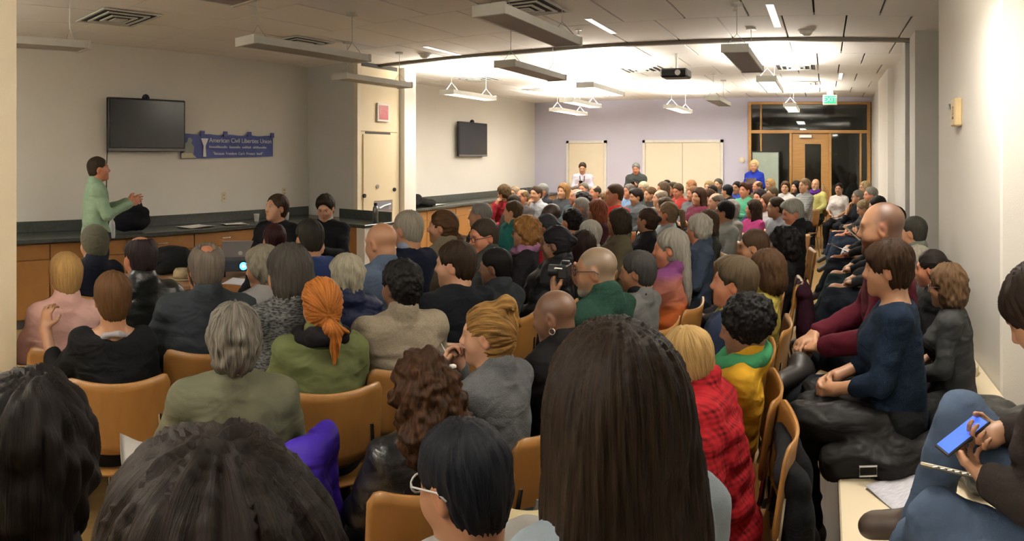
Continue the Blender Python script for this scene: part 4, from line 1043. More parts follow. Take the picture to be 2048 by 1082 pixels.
    if freq[0] == freq[1] or freq[1] > 20:
        N = normals(V, Q); d = vnoise(V * freq[0], seed) + .6 * vnoise(V * freq[0] * 2.1, seed + 3); V = V + N * (amp * d)[:, None]
    else:
        N = normals(V, Q); d = vnoise(fl * np.array((freq[0] / 6., freq[0] / 6., freq[1] * .35)), seed) + .5 * vnoise(fl * np.array((freq[0] / 3., freq[0] / 3., freq[1] * .5)), seed + 3); V = V + N * (amp * d)[:, None]
    me = np_mesh('hair', V, Q, [('flow', 'FLOAT_VECTOR', fl * (1 if freq[1] < 20 else .6) * np.array((14.0, 14.0, 1.3 if freq[1] < 10 else 6)))])
    CACHE[key] = me; return me
def flow(V, ax):
    """coordinates that run constant along the strands (from the crown down, or back to the tail)"""
    if ax == 'y': c = V - np.array((0, 0, .0)); a = np.arctan2(c[:, 0], c[:, 2] + .02); al = c[:, 1]
    else: c = V - np.array((0, -.03, .0)); a = np.arctan2(c[:, 0], c[:, 1]); al = c[:, 2]
    return np.stack([np.cos(a) * 2, np.sin(a) * 2, al * 10], 1)
def head_matrix(H, R): return Matrix.Translation(Vector(H)) @ Matrix(R.tolist()).to_4x4() @ Matrix.Scale(HS, 4)
def glasses(parent, H, R, col=(.02, .018, .015)):
    mb = MB()
    for s in (-1, 1):
        mb.tube([(s * .031 + .023 * math.cos(t), .098, .000 + .018 * math.sin(t)) for t in np.linspace(0, 2 * math.pi, 15)[:-1]], .0022, 6, closed=True)
        mb.tube([(s * .054, .096, .006), (s * .074, .07, .008), (s * .082, -.01, .008), (s * .080, -.03, -.006)], .0021, 6)
    mb.tube([(-.008, .101, .004), (0, .104, .006), (.008, .101, .004)], .002, 6)
    o = mb.build('glasses', mat('glasses_frame_%d' % int(col[0] * 999), col, .3), parent, smooth=True)
    o.matrix_local = head_matrix(H, R); return o

PEOPLE = []
def person(px, yt, who, r=None, skin='light', hair=('short', (.05, .03, .018)), top=('sweater', (.03, .03, .035), 'plain'), pants=(.02, .022, .03), a=None, ha=None, pitch=4, roll=0, arms='lap', legs='seat',
           seat=None, stand=False, lean=None, sex='m', chairless=False, glass=None, beard=None, shoes=(.02, .018, .016), detail=None, build=1.0, pk='plain', zmax=1.44, zmin=1.17, buzz=None, name_top=None, hands=None, loc=None, extra_z=0, slump=0.0):
    phi = az(px)
    if lean is None: lean = -9 if not stand and seat is None and arms not in ('mouth', 'chin', 'camera', 'talk') else 0
    if r is None: r = min(12.9, F * (EYE - 1.285) / (yt - YH))
    ztop = min(max(zat(yt, r), zmin + (.42 if stand else 0)), zmax + (.42 if stand else 0))
    hx, hy = r * math.sin(phi), r * math.cos(phi)
    if a is None:      # look at the speaker
        fz = math.atan2(-5.6 - hx, 2.75 - hy)
    else: fz = phi - math.radians(a)
    hz = fz if ha is None else phi - math.radians(ha)
    yaw = (-(hz - fz) + math.pi) % (2 * math.pi) - math.pi
    yaw = max(-1.25, min(1.25, yaw))
    d = detail if detail is not None else (0 if r < 2.9 else 1 if r < 4.4 else 2 if r < 7 else 3)
    if d >= 2: yaw = round(yaw / .35) * .35; lean = round(lean / 7) * 7; pitch = round(pitch / 8) * 8
    hf, hc, tc_, hh = ((.0050, .022, .013, .0050), (.0062, .024, .015, .0075), (.0085, .028, .019, .0095), (.011, .032, .024, .012))[d]
    if stand and isinstance(legs, str) and legs == 'seat': legs = 'stand'
    J = skeleton(sex, math.radians(lean), arms, legs, yaw, math.radians(pitch), math.radians(roll), build, slump)
    hstyle = hair[0] if hair else None
    addh = {'afro': .034, 'smallafro': .012, 'curly': .026, 'bigcurl': .06, 'bun': .04, 'wavy': .013, 'bobwave': .019, 'bob': .013, 'curtain': .022, 'pixie': .02, 'beanie': .014}.get(hstyle, .008)
    toploc = J['head'][2] + .112 * HS + addh
    off = .42 if stand else 0.0
    if seat is None: sc = (ztop) / (toploc + off); zroot = off * sc
    else: zroot = seat - .45; sc = min(1.12, max(.86, (ztop - zroot) / toploc))
    psi = -fz; cs, sn = math.cos(psi), math.sin(psi); ho = J['head'][:2] * sc
    root = empty('person', (hx - (ho[0] * cs - ho[1] * sn), hy - (ho[0] * sn + ho[1] * cs), zroot), psi); root.scale = (sc, sc, sc)
    tag(root, who, 'person')
    sd = (len(PEOPLE) * 7 + 3) % 97 if d < 2 else (len(PEOPLE) % 3)
    tint = dict(brow=(.42, .33, .28))
    if beard: tint['beard'] = beard
    if buzz: tint['hairshade'] = buzz
    ka = arms if isinstance(arms, str) else repr(arms); kl = legs if isinstance(legs, str) else repr(legs)
    pk_ = (sex, ka, kl, round(yaw, 2), pitch, roll, lean, build, d, slump)
    hfine = hands if hands else (.010 if d < 2 else .012 if d == 2 else None)
    bo = link('body', body_mesh(J, ('b', pk_, repr(tint), hfine), hf, hc, hfine, tint), None, root)
    bo.data.materials.clear() if not len(bo.data.materials) else None
    def setm(o, m):
        if len(o.data.materials) == 0: o.data.materials.append(m)
        if o.data.materials[0] != m: o.material_slots[0].link = 'OBJECT'; o.material_slots[0].material = m
    setm(bo, skin_mat(skin))
    if hair:
        ho_ = link({'beanie': 'knit_cap'}.get(hstyle, 'hair'), hair_mesh(hstyle, hh, sd % (9 if d < 2 else 2)), None, root)
        setm(ho_, cloth_mat(hair[1], 'knit') if hstyle == 'beanie' else hair_mat(hair[1], *(hair[2:] if len(hair) > 2 else ())))
        ho_.matrix_local = head_matrix(J['head'], J['R'])
    if beard and beard[1] > .85:
        b2 = link('beard', hair_mesh('beard', hh, 1), None, root); setm(b2, hair_mat(beard[2] if len(beard) > 2 else (.06, .03, .018)))
        b2.matrix_local = head_matrix(J['head'], J['R'])
    if top:
        to = link(name_top or {'shirt': 'shirt', 'tee': 'shirt', 'sweater': 'sweater', 'turtle': 'sweater', 'jacket': 'jacket', 'puffer': 'puffer_jacket', 'hoodie': 'hoodie', 'wide': 'sweater', 'half': 'shirt'}[top[0]], top_mesh(J, ('t', (sex, ka, lean, build, d, slump), top[0], sd), top[0], tc_, sd), None, root)
        setm(to, cloth_mat(top[1], top[2] if len(top) > 2 else 'plain'))
        if len(top) > 3:      # shirt collar showing in the neckline
            nk = J['neck']; up = J['head'] - nk; up /= np.linalg.norm(up)
            kk = ('col', lean, sex, slump)
            if kk not in CACHE:
                f = Field(axis(-.13, .13, .009), axis(nk[1] - .13, nk[1] + .13, .009), axis(nk[2] - .08, nk[2] + .1, .009)).apply([cap(nk + V3(0, -.004, -.02), nk + up * .048 + V3(0, -.006, 0), .071, .068, k=.01), cap(nk + V3(0, .085, .11), nk + V3(0, .10, -.04), .045, .012, k=.01, op='sub')])
                V, Q = f.mesh(); CACHE[kk] = np_mesh('collar', V, Q)
            co = link('collar', CACHE[kk], None, to); setm(co, cloth_mat(top[3]))
    if pants:
        po = link('trousers', pants_mesh(J, ('p', kl, build, round(lean), d), max(tc_, .018) if d else .016), None, root); setm(po, cloth_mat(pants, pk))
        for i, L in enumerate(J['legs']):
            so = link('shoe', shoe_mesh(L, ('s', kl, i, min(d, 2)), .010 if d < 2 else .014), None, root); setm(so, mat('shoe_%.3f_%.3f' % shoes[:2], shoes, .5))
    if glass: glasses(root, J['head'], J['R'], glass)
    if not stand and not chairless:
        bx = root.location; chair((bx.x, bx.y, 0), psi, 'plywood chair under the ' + who)
    info = dict(root=root, J=J, sc=sc, psi=psi, r=r, who=who); PEOPLE.append(info)
    return info
QUEUE = []
def settle():
    """spread the audience along their sight lines so that nobody shares a seat"""
    q = QUEUE
    for _ in range(260):
        moved = 0
        for i in range(len(q)):
            for j in range(i):
                A, B = q[i], q[j]
                if A['fix'] and B['fix']: continue
                ax, ay, bx, by = A['r'] * math.sin(A['p']), A['r'] * math.cos(A['p']), B['r'] * math.sin(B['p']), B['r'] * math.cos(B['p'])
                d = math.hypot(ax - bx, ay - by)
                if d >= .47: continue
                s_ = .02 if A['r'] >= B['r'] else -.02; moved += 1
                if not A['fix']: A['r'] = min(A['hi'], max(A['lo'], A['r'] + s_)); A['p'] += max(-.0008, min(.0008, (A['p'] - B['p']) * .02)) if abs(A['p'] - A['p0']) < 5 / F else 0
                if not B['fix']: B['r'] = min(B['hi'], max(B['lo'], B['r'] - s_)); B['p'] += max(-.0008, min(.0008, (B['p'] - A['p']) * .02)) if abs(B['p'] - B['p0']) < 5 / F else 0
        if not moved: break
def queue(i, px, yt, w_, **k):
    r = k.get('r') or min(12.9, F * (EYE - 1.285) / (yt - YH))
    fix = bool(k.get('stand') or k.get('seat') or r < 2.7)
    QUEUE.append(dict(i=i, px=px, yt=yt, w=w_, k=k, r=r, r0=r, p=az(px), p0=az(px), fix=fix, lo=max(F * (EYE - 1.43) / (yt - YH), r - 1.0), hi=min(13.1, F * (EYE - 1.15) / (yt - YH), r + 1.0)))
def build_queue(ID):
    settle()
    for Q_ in QUEUE:
        k = dict(Q_['k']); k['r'] = Q_['r']; k.setdefault('zmin', 1.1); ID[Q_['i']] = person(Q_['p'] * F + XV, Q_['yt'], Q_['w'], **k)
def wpt(info, p):
    """local point of a person to the room"""
    p = Vector(p) * info['sc']; c, s = math.cos(info['psi']), math.sin(info['psi']); l = info['root'].location
    return Vector((l.x + p.x * c - p.y * s, l.y + p.x * s + p.y * c, l.z + p.z))
# ------------------------------------------------------------------ everybody in the room
BLK, NVY, CHAR = (.012, .012, .014), (.010, .014, .032), (.035, .035, .038)
HB, HDB, HK, HG, HW, HBL = (.075, .042, .022), (.032, .020, .013), (.010, .008, .008), (.24, .22, .18), (.46, .43, .37), (.40, .27, .11)
GL = (.015, .013, .012)
ID = {}
def who(i, *a, **k): queue(i, *a, **k)

# --- speakers and standing people
who('speaker', 197, 313, 'standing speaker in a pale green shirt with both hands raised', r=6.2, stand=True, skin='ruddy', hair=('crop', (.035, .026, .018)), top=('shirt', (.34, .50, .35)), pants=(.012, .014, .024), arms='gesture', a=-78, ha=-84, pitch=-4, detail=1, hands=.006, zmax=1.35)
who('talker', 553, 388, 'woman in black by the worktop with bare forearms raised', r=5.9, zmax=1.42, sex='f', skin='pale', hair=('short', (.055, .034, .022)), top=('half', BLK), a=165, ha=125, pitch=-6, arms='talk', detail=1, hands=.008)
who('reader', 651, 390, 'young man in a black sweater looking down at his phone', r=6.3, skin='pale', hair=('combed', (.03, .022, .016)), top=('sweater', (.010, .011, .014), 'plain', (.7, .68, .66)), a=168, ha=165, pitch=22, arms='phone', detail=1, hands=.008)
who('white_shirt', 1165, 325, 'standing man in white shirt with camera strap using his phone', r=12.9, stand=True, skin='light', hair=('short', HDB), top=('shirt', (.62, .58, .66)), pants=(.05, .05, .07), a=175, pitch=16, arms='phone', zmax=1.3)
who('suit_man', 1272, 326, 'standing grey haired man in dark blazer and blue shirt', r=12.7, stand=True, skin='ruddy', hair=('short', (.16, .16, .15)), top=('jacket', (.05, .055, .05), 'plain', (.10, .18, .40)), a=170, pitch=20, arms='phone', zmax=1.3)
who('blue_woman', 1508, 320, 'standing blonde woman in a blue and black fleece', r=12.6, stand=True, sex='f', hair=('wavy', (.55, .44, .25)), top=('jacket', (.012, .03, .30)), a=172, pitch=10, arms='phone', zmax=1.3)

# --- left front block, seen from behind
who('pink', 136, 505, 'blonde woman in a pale pink sweater by the left pier', r=3.3, sex='f', hair=('short', (.46, .31, .13)), top=('turtle', (.88, .54, .48)), a=14)
who('okhand', 220, 543, 'brown haired woman in black top with one hand raised', r=2.95, sex='f', hair=('short', (.10, .055, .025)), top=('wide', (.010, .010, .011)), arms='raised', a=8, hands=.006)
who('cap', 187, 450, 'man in a knitted cap and dark navy coat', r=4.3, hair=('beanie', (.10, .095, .065)), top=('jacket', (.008, .010, .020), 'plain', (.5, .5, .55)), a=25, ha=40)
who('leather_man', 285, 470, 'balding man in a black leather jacket with a red ear', r=3.6, skin='ruddy', hair=('fringe', (.03, .02, .02)), top=('jacket', (.014, .016, .016), 'leather'), a=18, ha=30, build=1.05)
who('crown', 418, 487, 'grey haired man with bald crown in a charcoal jacket', r=3.25, skin='ruddy', hair=('crown', (.17, .14, .11)), top=('jacket', (.040, .048, .056)), a=8, ha=5, build=1.12)
who('cream_man', 394, 514, 'person in a cream top hidden behind the charcoal jacket man', r=3.8, skin='light', hair=('short', HB), top=('sweater', (.60, .54, .42)), a=12, zmin=1.1, build=1.15)
who('sage', 467, 605, 'grey curly haired woman in a sage green top', r=2.06, sex='f', hair=('wavy', (.034, .030, .025), .7, (.30, .27, .22)), top=('sweater', (.135, .135, .085)), a=6, build=1.12)
who('redhead', 642, 556, 'redheaded woman in an olive jacket with a low ponytail', r=2.62, sex='f', hair=('lowpony', (.27, .080, .017), .6, (.62, .25, .055)), top=('jacket', (.135, .155, .060)), a=12, ha=16, build=1.05)
who('grey_turn', 520, 490, 'grey haired woman in pale grey sweater with head turned left', r=3.55, sex='f', skin='tan', hair=('wavy', (.26, .23, .17)), top=('sweater', (.34, .33, .32)), a=40, ha=62, pitch=10)
who('tweed', 582, 487, 'dark grey haired woman in tweed jacket with pink collar', r=3.05, sex='f', hair=('bob', (.060, .053, .044)), top=('jacket', (.115, .118, .115), 'tweed'), a=26, ha=38)
who('maroon_hair', 553, 447, 'person with dark maroon hair in front of the tweed jacket', r=4.5, sex='f', hair=('short', (.030, .010, .012)), top=('sweater', BLK), a=22)
who('blue_sweater', 613, 438, 'dark haired man in royal blue sweater with white collar', r=4.25, hair=('short', (.032, .028, .020)), top=('sweater', (.035, .060, .19), 'plain', (.7, .7, .7)), a=28)
who('curl_grey', 687, 507, 'pale grey curly haired woman in a navy puffer jacket', r=3.0, sex='f', hair=('wavy', (.42, .38, .28)), top=('puffer', (.014, .020, .055), 'puffer'), a=26, ha=30)
who('bald_blue', 757, 443, 'bald man in a blue grey sweater', r=3.4, hair=None, buzz=((.8, .72, .62), .25), top=('turtle', (.105, .145, .22), 'knit'), a=36, ha=46, build=1.15, pitch=10)
who('navy_grey', 815, 420, 'short grey haired man in navy sweater by the cream cabinet', r=4.2, hair=('crop', (.31, .28, .22)), top=('sweater', (.009, .012, .030), 'plain', (.30, .36, .48)), a=42, ha=52)
who('beige_turtle', 797, 518, 'man with short black curls in a beige high collar sweater', r=2.9, skin='brown', hair=('smallafro', (.013, .012, .011)), top=('turtle', (.34, .285, .205), 'knit'), a=24, ha=38, build=1.05)
who('black_sweater', 905, 482, 'young dark haired man in black sweater in left profile', r=2.9, skin='pale', hair=('short', (.030, .020, .013)), top=('sweater', (.010, .011, .015)), a=38, ha=72, beard=((.5, .4, .33), .4), build=1.05)
who('plait', 885, 420, 'woman in a beige coat with a brown plait in profile', r=4.7, sex='f', hair=('lowpony', (.085, .048, .024)), top=('jacket', (.23, .19, .125)), a=58, ha=78)
who('glasses_man', 967, 437, 'man in dark rimmed glasses and dark grey jacket turned back', r=4.3, skin='ruddy', hair=('crop', (.045, .036, .026)), top=('jacket', (.050, .052, .050)), a=70, ha=122, glass=GL, pitch=8)
who('hidden_brown', 985, 495, 'person with short dark hair behind the black sweater man', r=3.55, skin='brown', hair=('crop', HK), top=('jacket', (.030, .036, .040)), a=45, ha=70)
who('bun', 975, 590, 'person with a messy blond bun in grey shirt, hand to mouth', r=2.3, skin='pale', hair=('bun', (.11, .060, .022), .6, (.44, .27, .09)), top=('shirt', (.115, .120, .125), 'knit'), arms='mouth', a=55, ha=80, hands=.006)
who('earring', 1110, 577, 'shaven headed person with hoop earring in black coat', r=2.6, skin='brown', hair=None, buzz=((.5, .5, .52), .55), top=('jacket', (.012, .011, .012)), a=58, ha=70, pitch=12, sex='f')
who('photographer', 1190, 490, 'grey bearded man in dark green fleece raising a camera', r=3.0, skin='tan', hair=None, buzz=((.55, .85, 1.05), .9), beard=((.8, .95, 1.0), .9, (.36, .33, .28)), top=('jacket', (.016, .050, .034), 'fleece'), arms='camera', a=55, ha=78, glass=GL, hands=.006)
who('grey_shirt', 1270, 502, 'man with dark grey hair in a grey shirt beside the photographer', r=3.35, skin='tan', hair=('short', (.055, .052, .048)), top=('shirt', (.15, .15, .145), 'plain', (.02, .02, .022)), a=62, ha=76)
who('poncho', 1335, 458, 'woman with long silver ponytail in orange and purple poncho', r=3.6, sex='f', skin='ruddy', hair=('longback', (.27, .25, .21)), top=('jacket', (.30, .08, .03), 'poncho'), a=72, ha=86)
who('curly_leather', 850, 690, 'woman with big brown curls in black leather jacket', r=1.9, sex='f', hair=('bigcurl', (.016, .009, .006), .6, (.075, .036, .017)), top=('jacket', (.013, .012, .013), 'leather'), a=20, ha=28, zmin=1.14)
who('blueblack', 925, 845, 'person with blue black hair and clear glasses near the bottom', r=1.22, hair=('short', (.010, .011, .015)), top=('sweater', (.40, .39, .37)), a=30, ha=48, pitch=14, glass=(.55, .55, .55), skin='tan')
who('longhair', 1225, 640, 'woman with long straight dark hair filling the foreground', r=.86, stand=True, sex='f', hair=('curtain', (.0065, .0042, .0035), .5, (.030, .019, .011)), top=('shirt', (.28, .33, .37)), a=36, ha=30, zmin=.9, zmax=1.5, detail=0)
who('blur_left', 60, 745, 'dark haired person cut off at the lower left edge', r=.75, stand=True, hair=('wavy', (.0065, .0045, .004), .5, (.018, .012, .008)), top=('jacket', BLK), a=0, zmin=.9, detail=0)
who('blur_near', 430, 868, 'dark brown head of hair nearest the camera at the bottom', r=.42, stand=True, sex='f', hair=('bob', (.007, .0046, .004), .5, (.022, .0145, .009)), top=('jacket', BLK), a=10, zmin=.9, detail=0)
who('plaid', 1372, 655, 'blonde short haired woman in a red plaid wrap', r=2.15, sex='f', hair=('short', (.42, .28, .10), .5, (.62, .46, .22)), top=('puffer', (.36, .012, .018), 'plaid'), a=84, ha=62, pitch=14, zmin=1.12, build=1.12, lean=6)
who('afro', 1488, 585, 'person with black afro, green scarf and mustard jacket', r=2.5, skin='brown', hair=('afro', (.009, .008, .008)), top=('jacket', (.62, .34, .022)), lean=-14, a=88, ha=78, pitch=10, zmin=1.14, arms='phone')
who('blue_jacket', 1470, 515, 'grey haired man with reddish face in a blue jacket', r=3.0, skin='ruddy', hair=('combed', (.085, .068, .045)), top=('jacket', (.018, .028, .060)), a=80, ha=88, pitch=-4)
who('yellow_knit', 1530, 498, 'brown bobbed woman in a nubby yellow sweater', r=3.4, sex='f', hair=('bob', (.070, .040, .022)), top=('turtle', (.36, .29, .06), 'fleece'), lean=-14, a=86, ha=70)
who('short_brown', 1512, 458, 'man with short brown hair in profile behind the blue jacket man', r=4.3, skin='tan', hair=('crop', (.055, .035, .022)), top=('jacket', CHAR), a=80, ha=88)
who('black_curls', 1562, 450, 'black curly haired woman in black at the aisle', r=4.5, sex='f', skin='tan', hair=('curly', HK), top=('jacket', BLK), lean=-14, a=88, ha=66)
who('grey_aisle', 1585, 400, 'grey haired man in dark jacket at the aisle looking down', r=6.1, skin='ruddy', hair=('combed', (.36, .35, .31)), top=('jacket', (.016, .016, .018)), a=95, ha=112, pitch=16)

# --- middle rows
who('m1', 1031, 401, 'brown haired man in a teal jacket in the middle rows', r=6.7, hair=('short', (.08, .055, .03)), top=('jacket', (.015, .15, .14)), ha=78)
who('m2', 960, 405, 'grey cropped man in dark suit before the wooden cabinets', r=5.9, skin='tan', hair=('crop', (.22, .21, .19)), top=('jacket', (.018, .020, .026)), ha=85)
who('m3', 1055, 430, 'woman with frizzy ginger hair, glasses and lilac scarf', r=5.1, sex='f', hair=('curly', (.27, .145, .05)), top=('jacket', (.020, .019, .022)), ha=100, glass=GL)
who('m4', 1088, 428, 'woman with tied slate grey hair in a bright red top', r=5.3, sex='f', skin='tan', hair=('lowbun', (.040, .040, .046)), top=('sweater', (.50, .025, .04)), ha=80)
who('m5', 1096, 405, 'dark skinned man with shaved head in a grey jacket', r=6.6, skin='dark', hair=None, buzz=((.4, .4, .4), .6), top=('jacket', (.12, .12, .135)), ha=92)
who('m6', 1143, 416, 'person with thick black hair seen from behind in mid crowd', r=5.9, hair=('smallafro', (.012, .010, .010)), top=('sweater', CHAR), ha=45)
who('m7', 1117, 452, 'brown skinned woman with black hair tied back, black coat', r=4.4, sex='f', skin='brown', hair=('lowbun', (.012, .011, .013)), top=('puffer', BLK, 'puffer'), ha=78)
who('m7b', 1160, 462, 'person with long dark brown hair behind the grey bearded man', r=4.7, sex='f', hair=('long', (.022, .013, .012)), top=('jacket', BLK), ha=40, zmin=1.1)
who('m8', 1175, 440, 'white haired man in pale shirt with thin glasses', r=4.9, hair=('short', (.42, .40, .35)), top=('shirt', (.48, .45, .41)), ha=60, glass=(.35, .33, .3))
who('m9', 1243, 415, 'woman with dark brown bob in an olive brown coat', r=5.7, sex='f', skin='tan', hair=('bob', (.036, .029, .021)), top=('jacket', (.125, .105, .062)), ha=72)
who('m10', 1193, 400, 'woman with long auburn hair in the middle rows', r=6.9, sex='f', hair=('long', (.085, .024, .014), .5, (.30, .10, .05)), top=('sweater', (.05, .012, .016)), ha=85)
who('m11', 1164, 395, 'woman with short silver hair facing the speaker', r=7.4, sex='f', skin='ruddy', hair=('short', (.36, .35, .32)), top=('shirt', (.10, .09, .09)), ha=95)
who('m12', 1171, 382, 'person with fluffy black hair and a white collar', r=8.8, hair=('curly', (.030, .026, .026)), top=('shirt', (.6, .6, .6)), ha=70)
who('m13', 1288, 415, 'woman with brown hair in a small bun, black top', r=5.8, sex='f', skin='tan', hair=('lowbun', (.045, .028, .022)), top=('sweater', BLK), ha=74)
who('m14', 1335, 404, 'woman with a high ash blonde ponytail and white sleeves', r=6.5, sex='f', skin='ruddy', hair=('pony', (.20, .155, .10)), top=('sweater', (.50, .56, .58)), ha=76)
who('m15', 1329, 394, 'brown haired person just behind the ash blonde ponytail', r=7.4, sex='f', hair=('bob', (.095, .068, .042)), top=('jacket', (.012, .022, .02)), ha=92)
who('m16', 1397, 427, 'man with thick white hair in a denim blue jacket', r=5.2, skin='ruddy', hair=('wavy', (.46, .43, .36)), top=('jacket', (.055, .075, .12), 'denim'), ha=58)
who('m17', 1414, 419, 'brown haired woman beside the white haired denim jacket man', r=5.8, sex='f', hair=('bob', (.065, .045, .028)), top=('jacket', (.05, .05, .045)), ha=60)
who('m18', 1449, 401, 'black haired man with glasses in a light grey shirt', r=6.7, skin='tan', hair=('short', (.014, .012, .011)), top=('shirt', (.31, .32, .30)), ha=84, glass=GL)
who('m19', 1466, 399, 'person with fluffy silver hair behind the light grey shirt', r=7.6, sex='f', hair=('wavy', (.42, .40, .37)), top=('sweater', (.35, .33, .3)), ha=70)
who('m20', 1551, 394, 'brown haired man in a white shirt leaning forward near aisle', r=7.3, skin='tan', hair=('short', (.04, .028, .018)), top=('shirt', (.52, .54, .60)), ha=105, lean=10)
who('m21', 1530, 387, 'woman with pink cheeks in pale top behind the white shirt', r=8.2, sex='f', skin='ruddy', hair=('bob', (.10, .06, .035)), top=('sweater', (.5, .45, .45)), ha=110)
who('m22', 1505, 400, 'dark haired person in crossed bare arms near the aisle', r=7.9, sex='f', skin='light', hair=('long', HDB), top=('tee', (.45, .05, .2)), ha=100, arms='crossed', zmin=1.1)

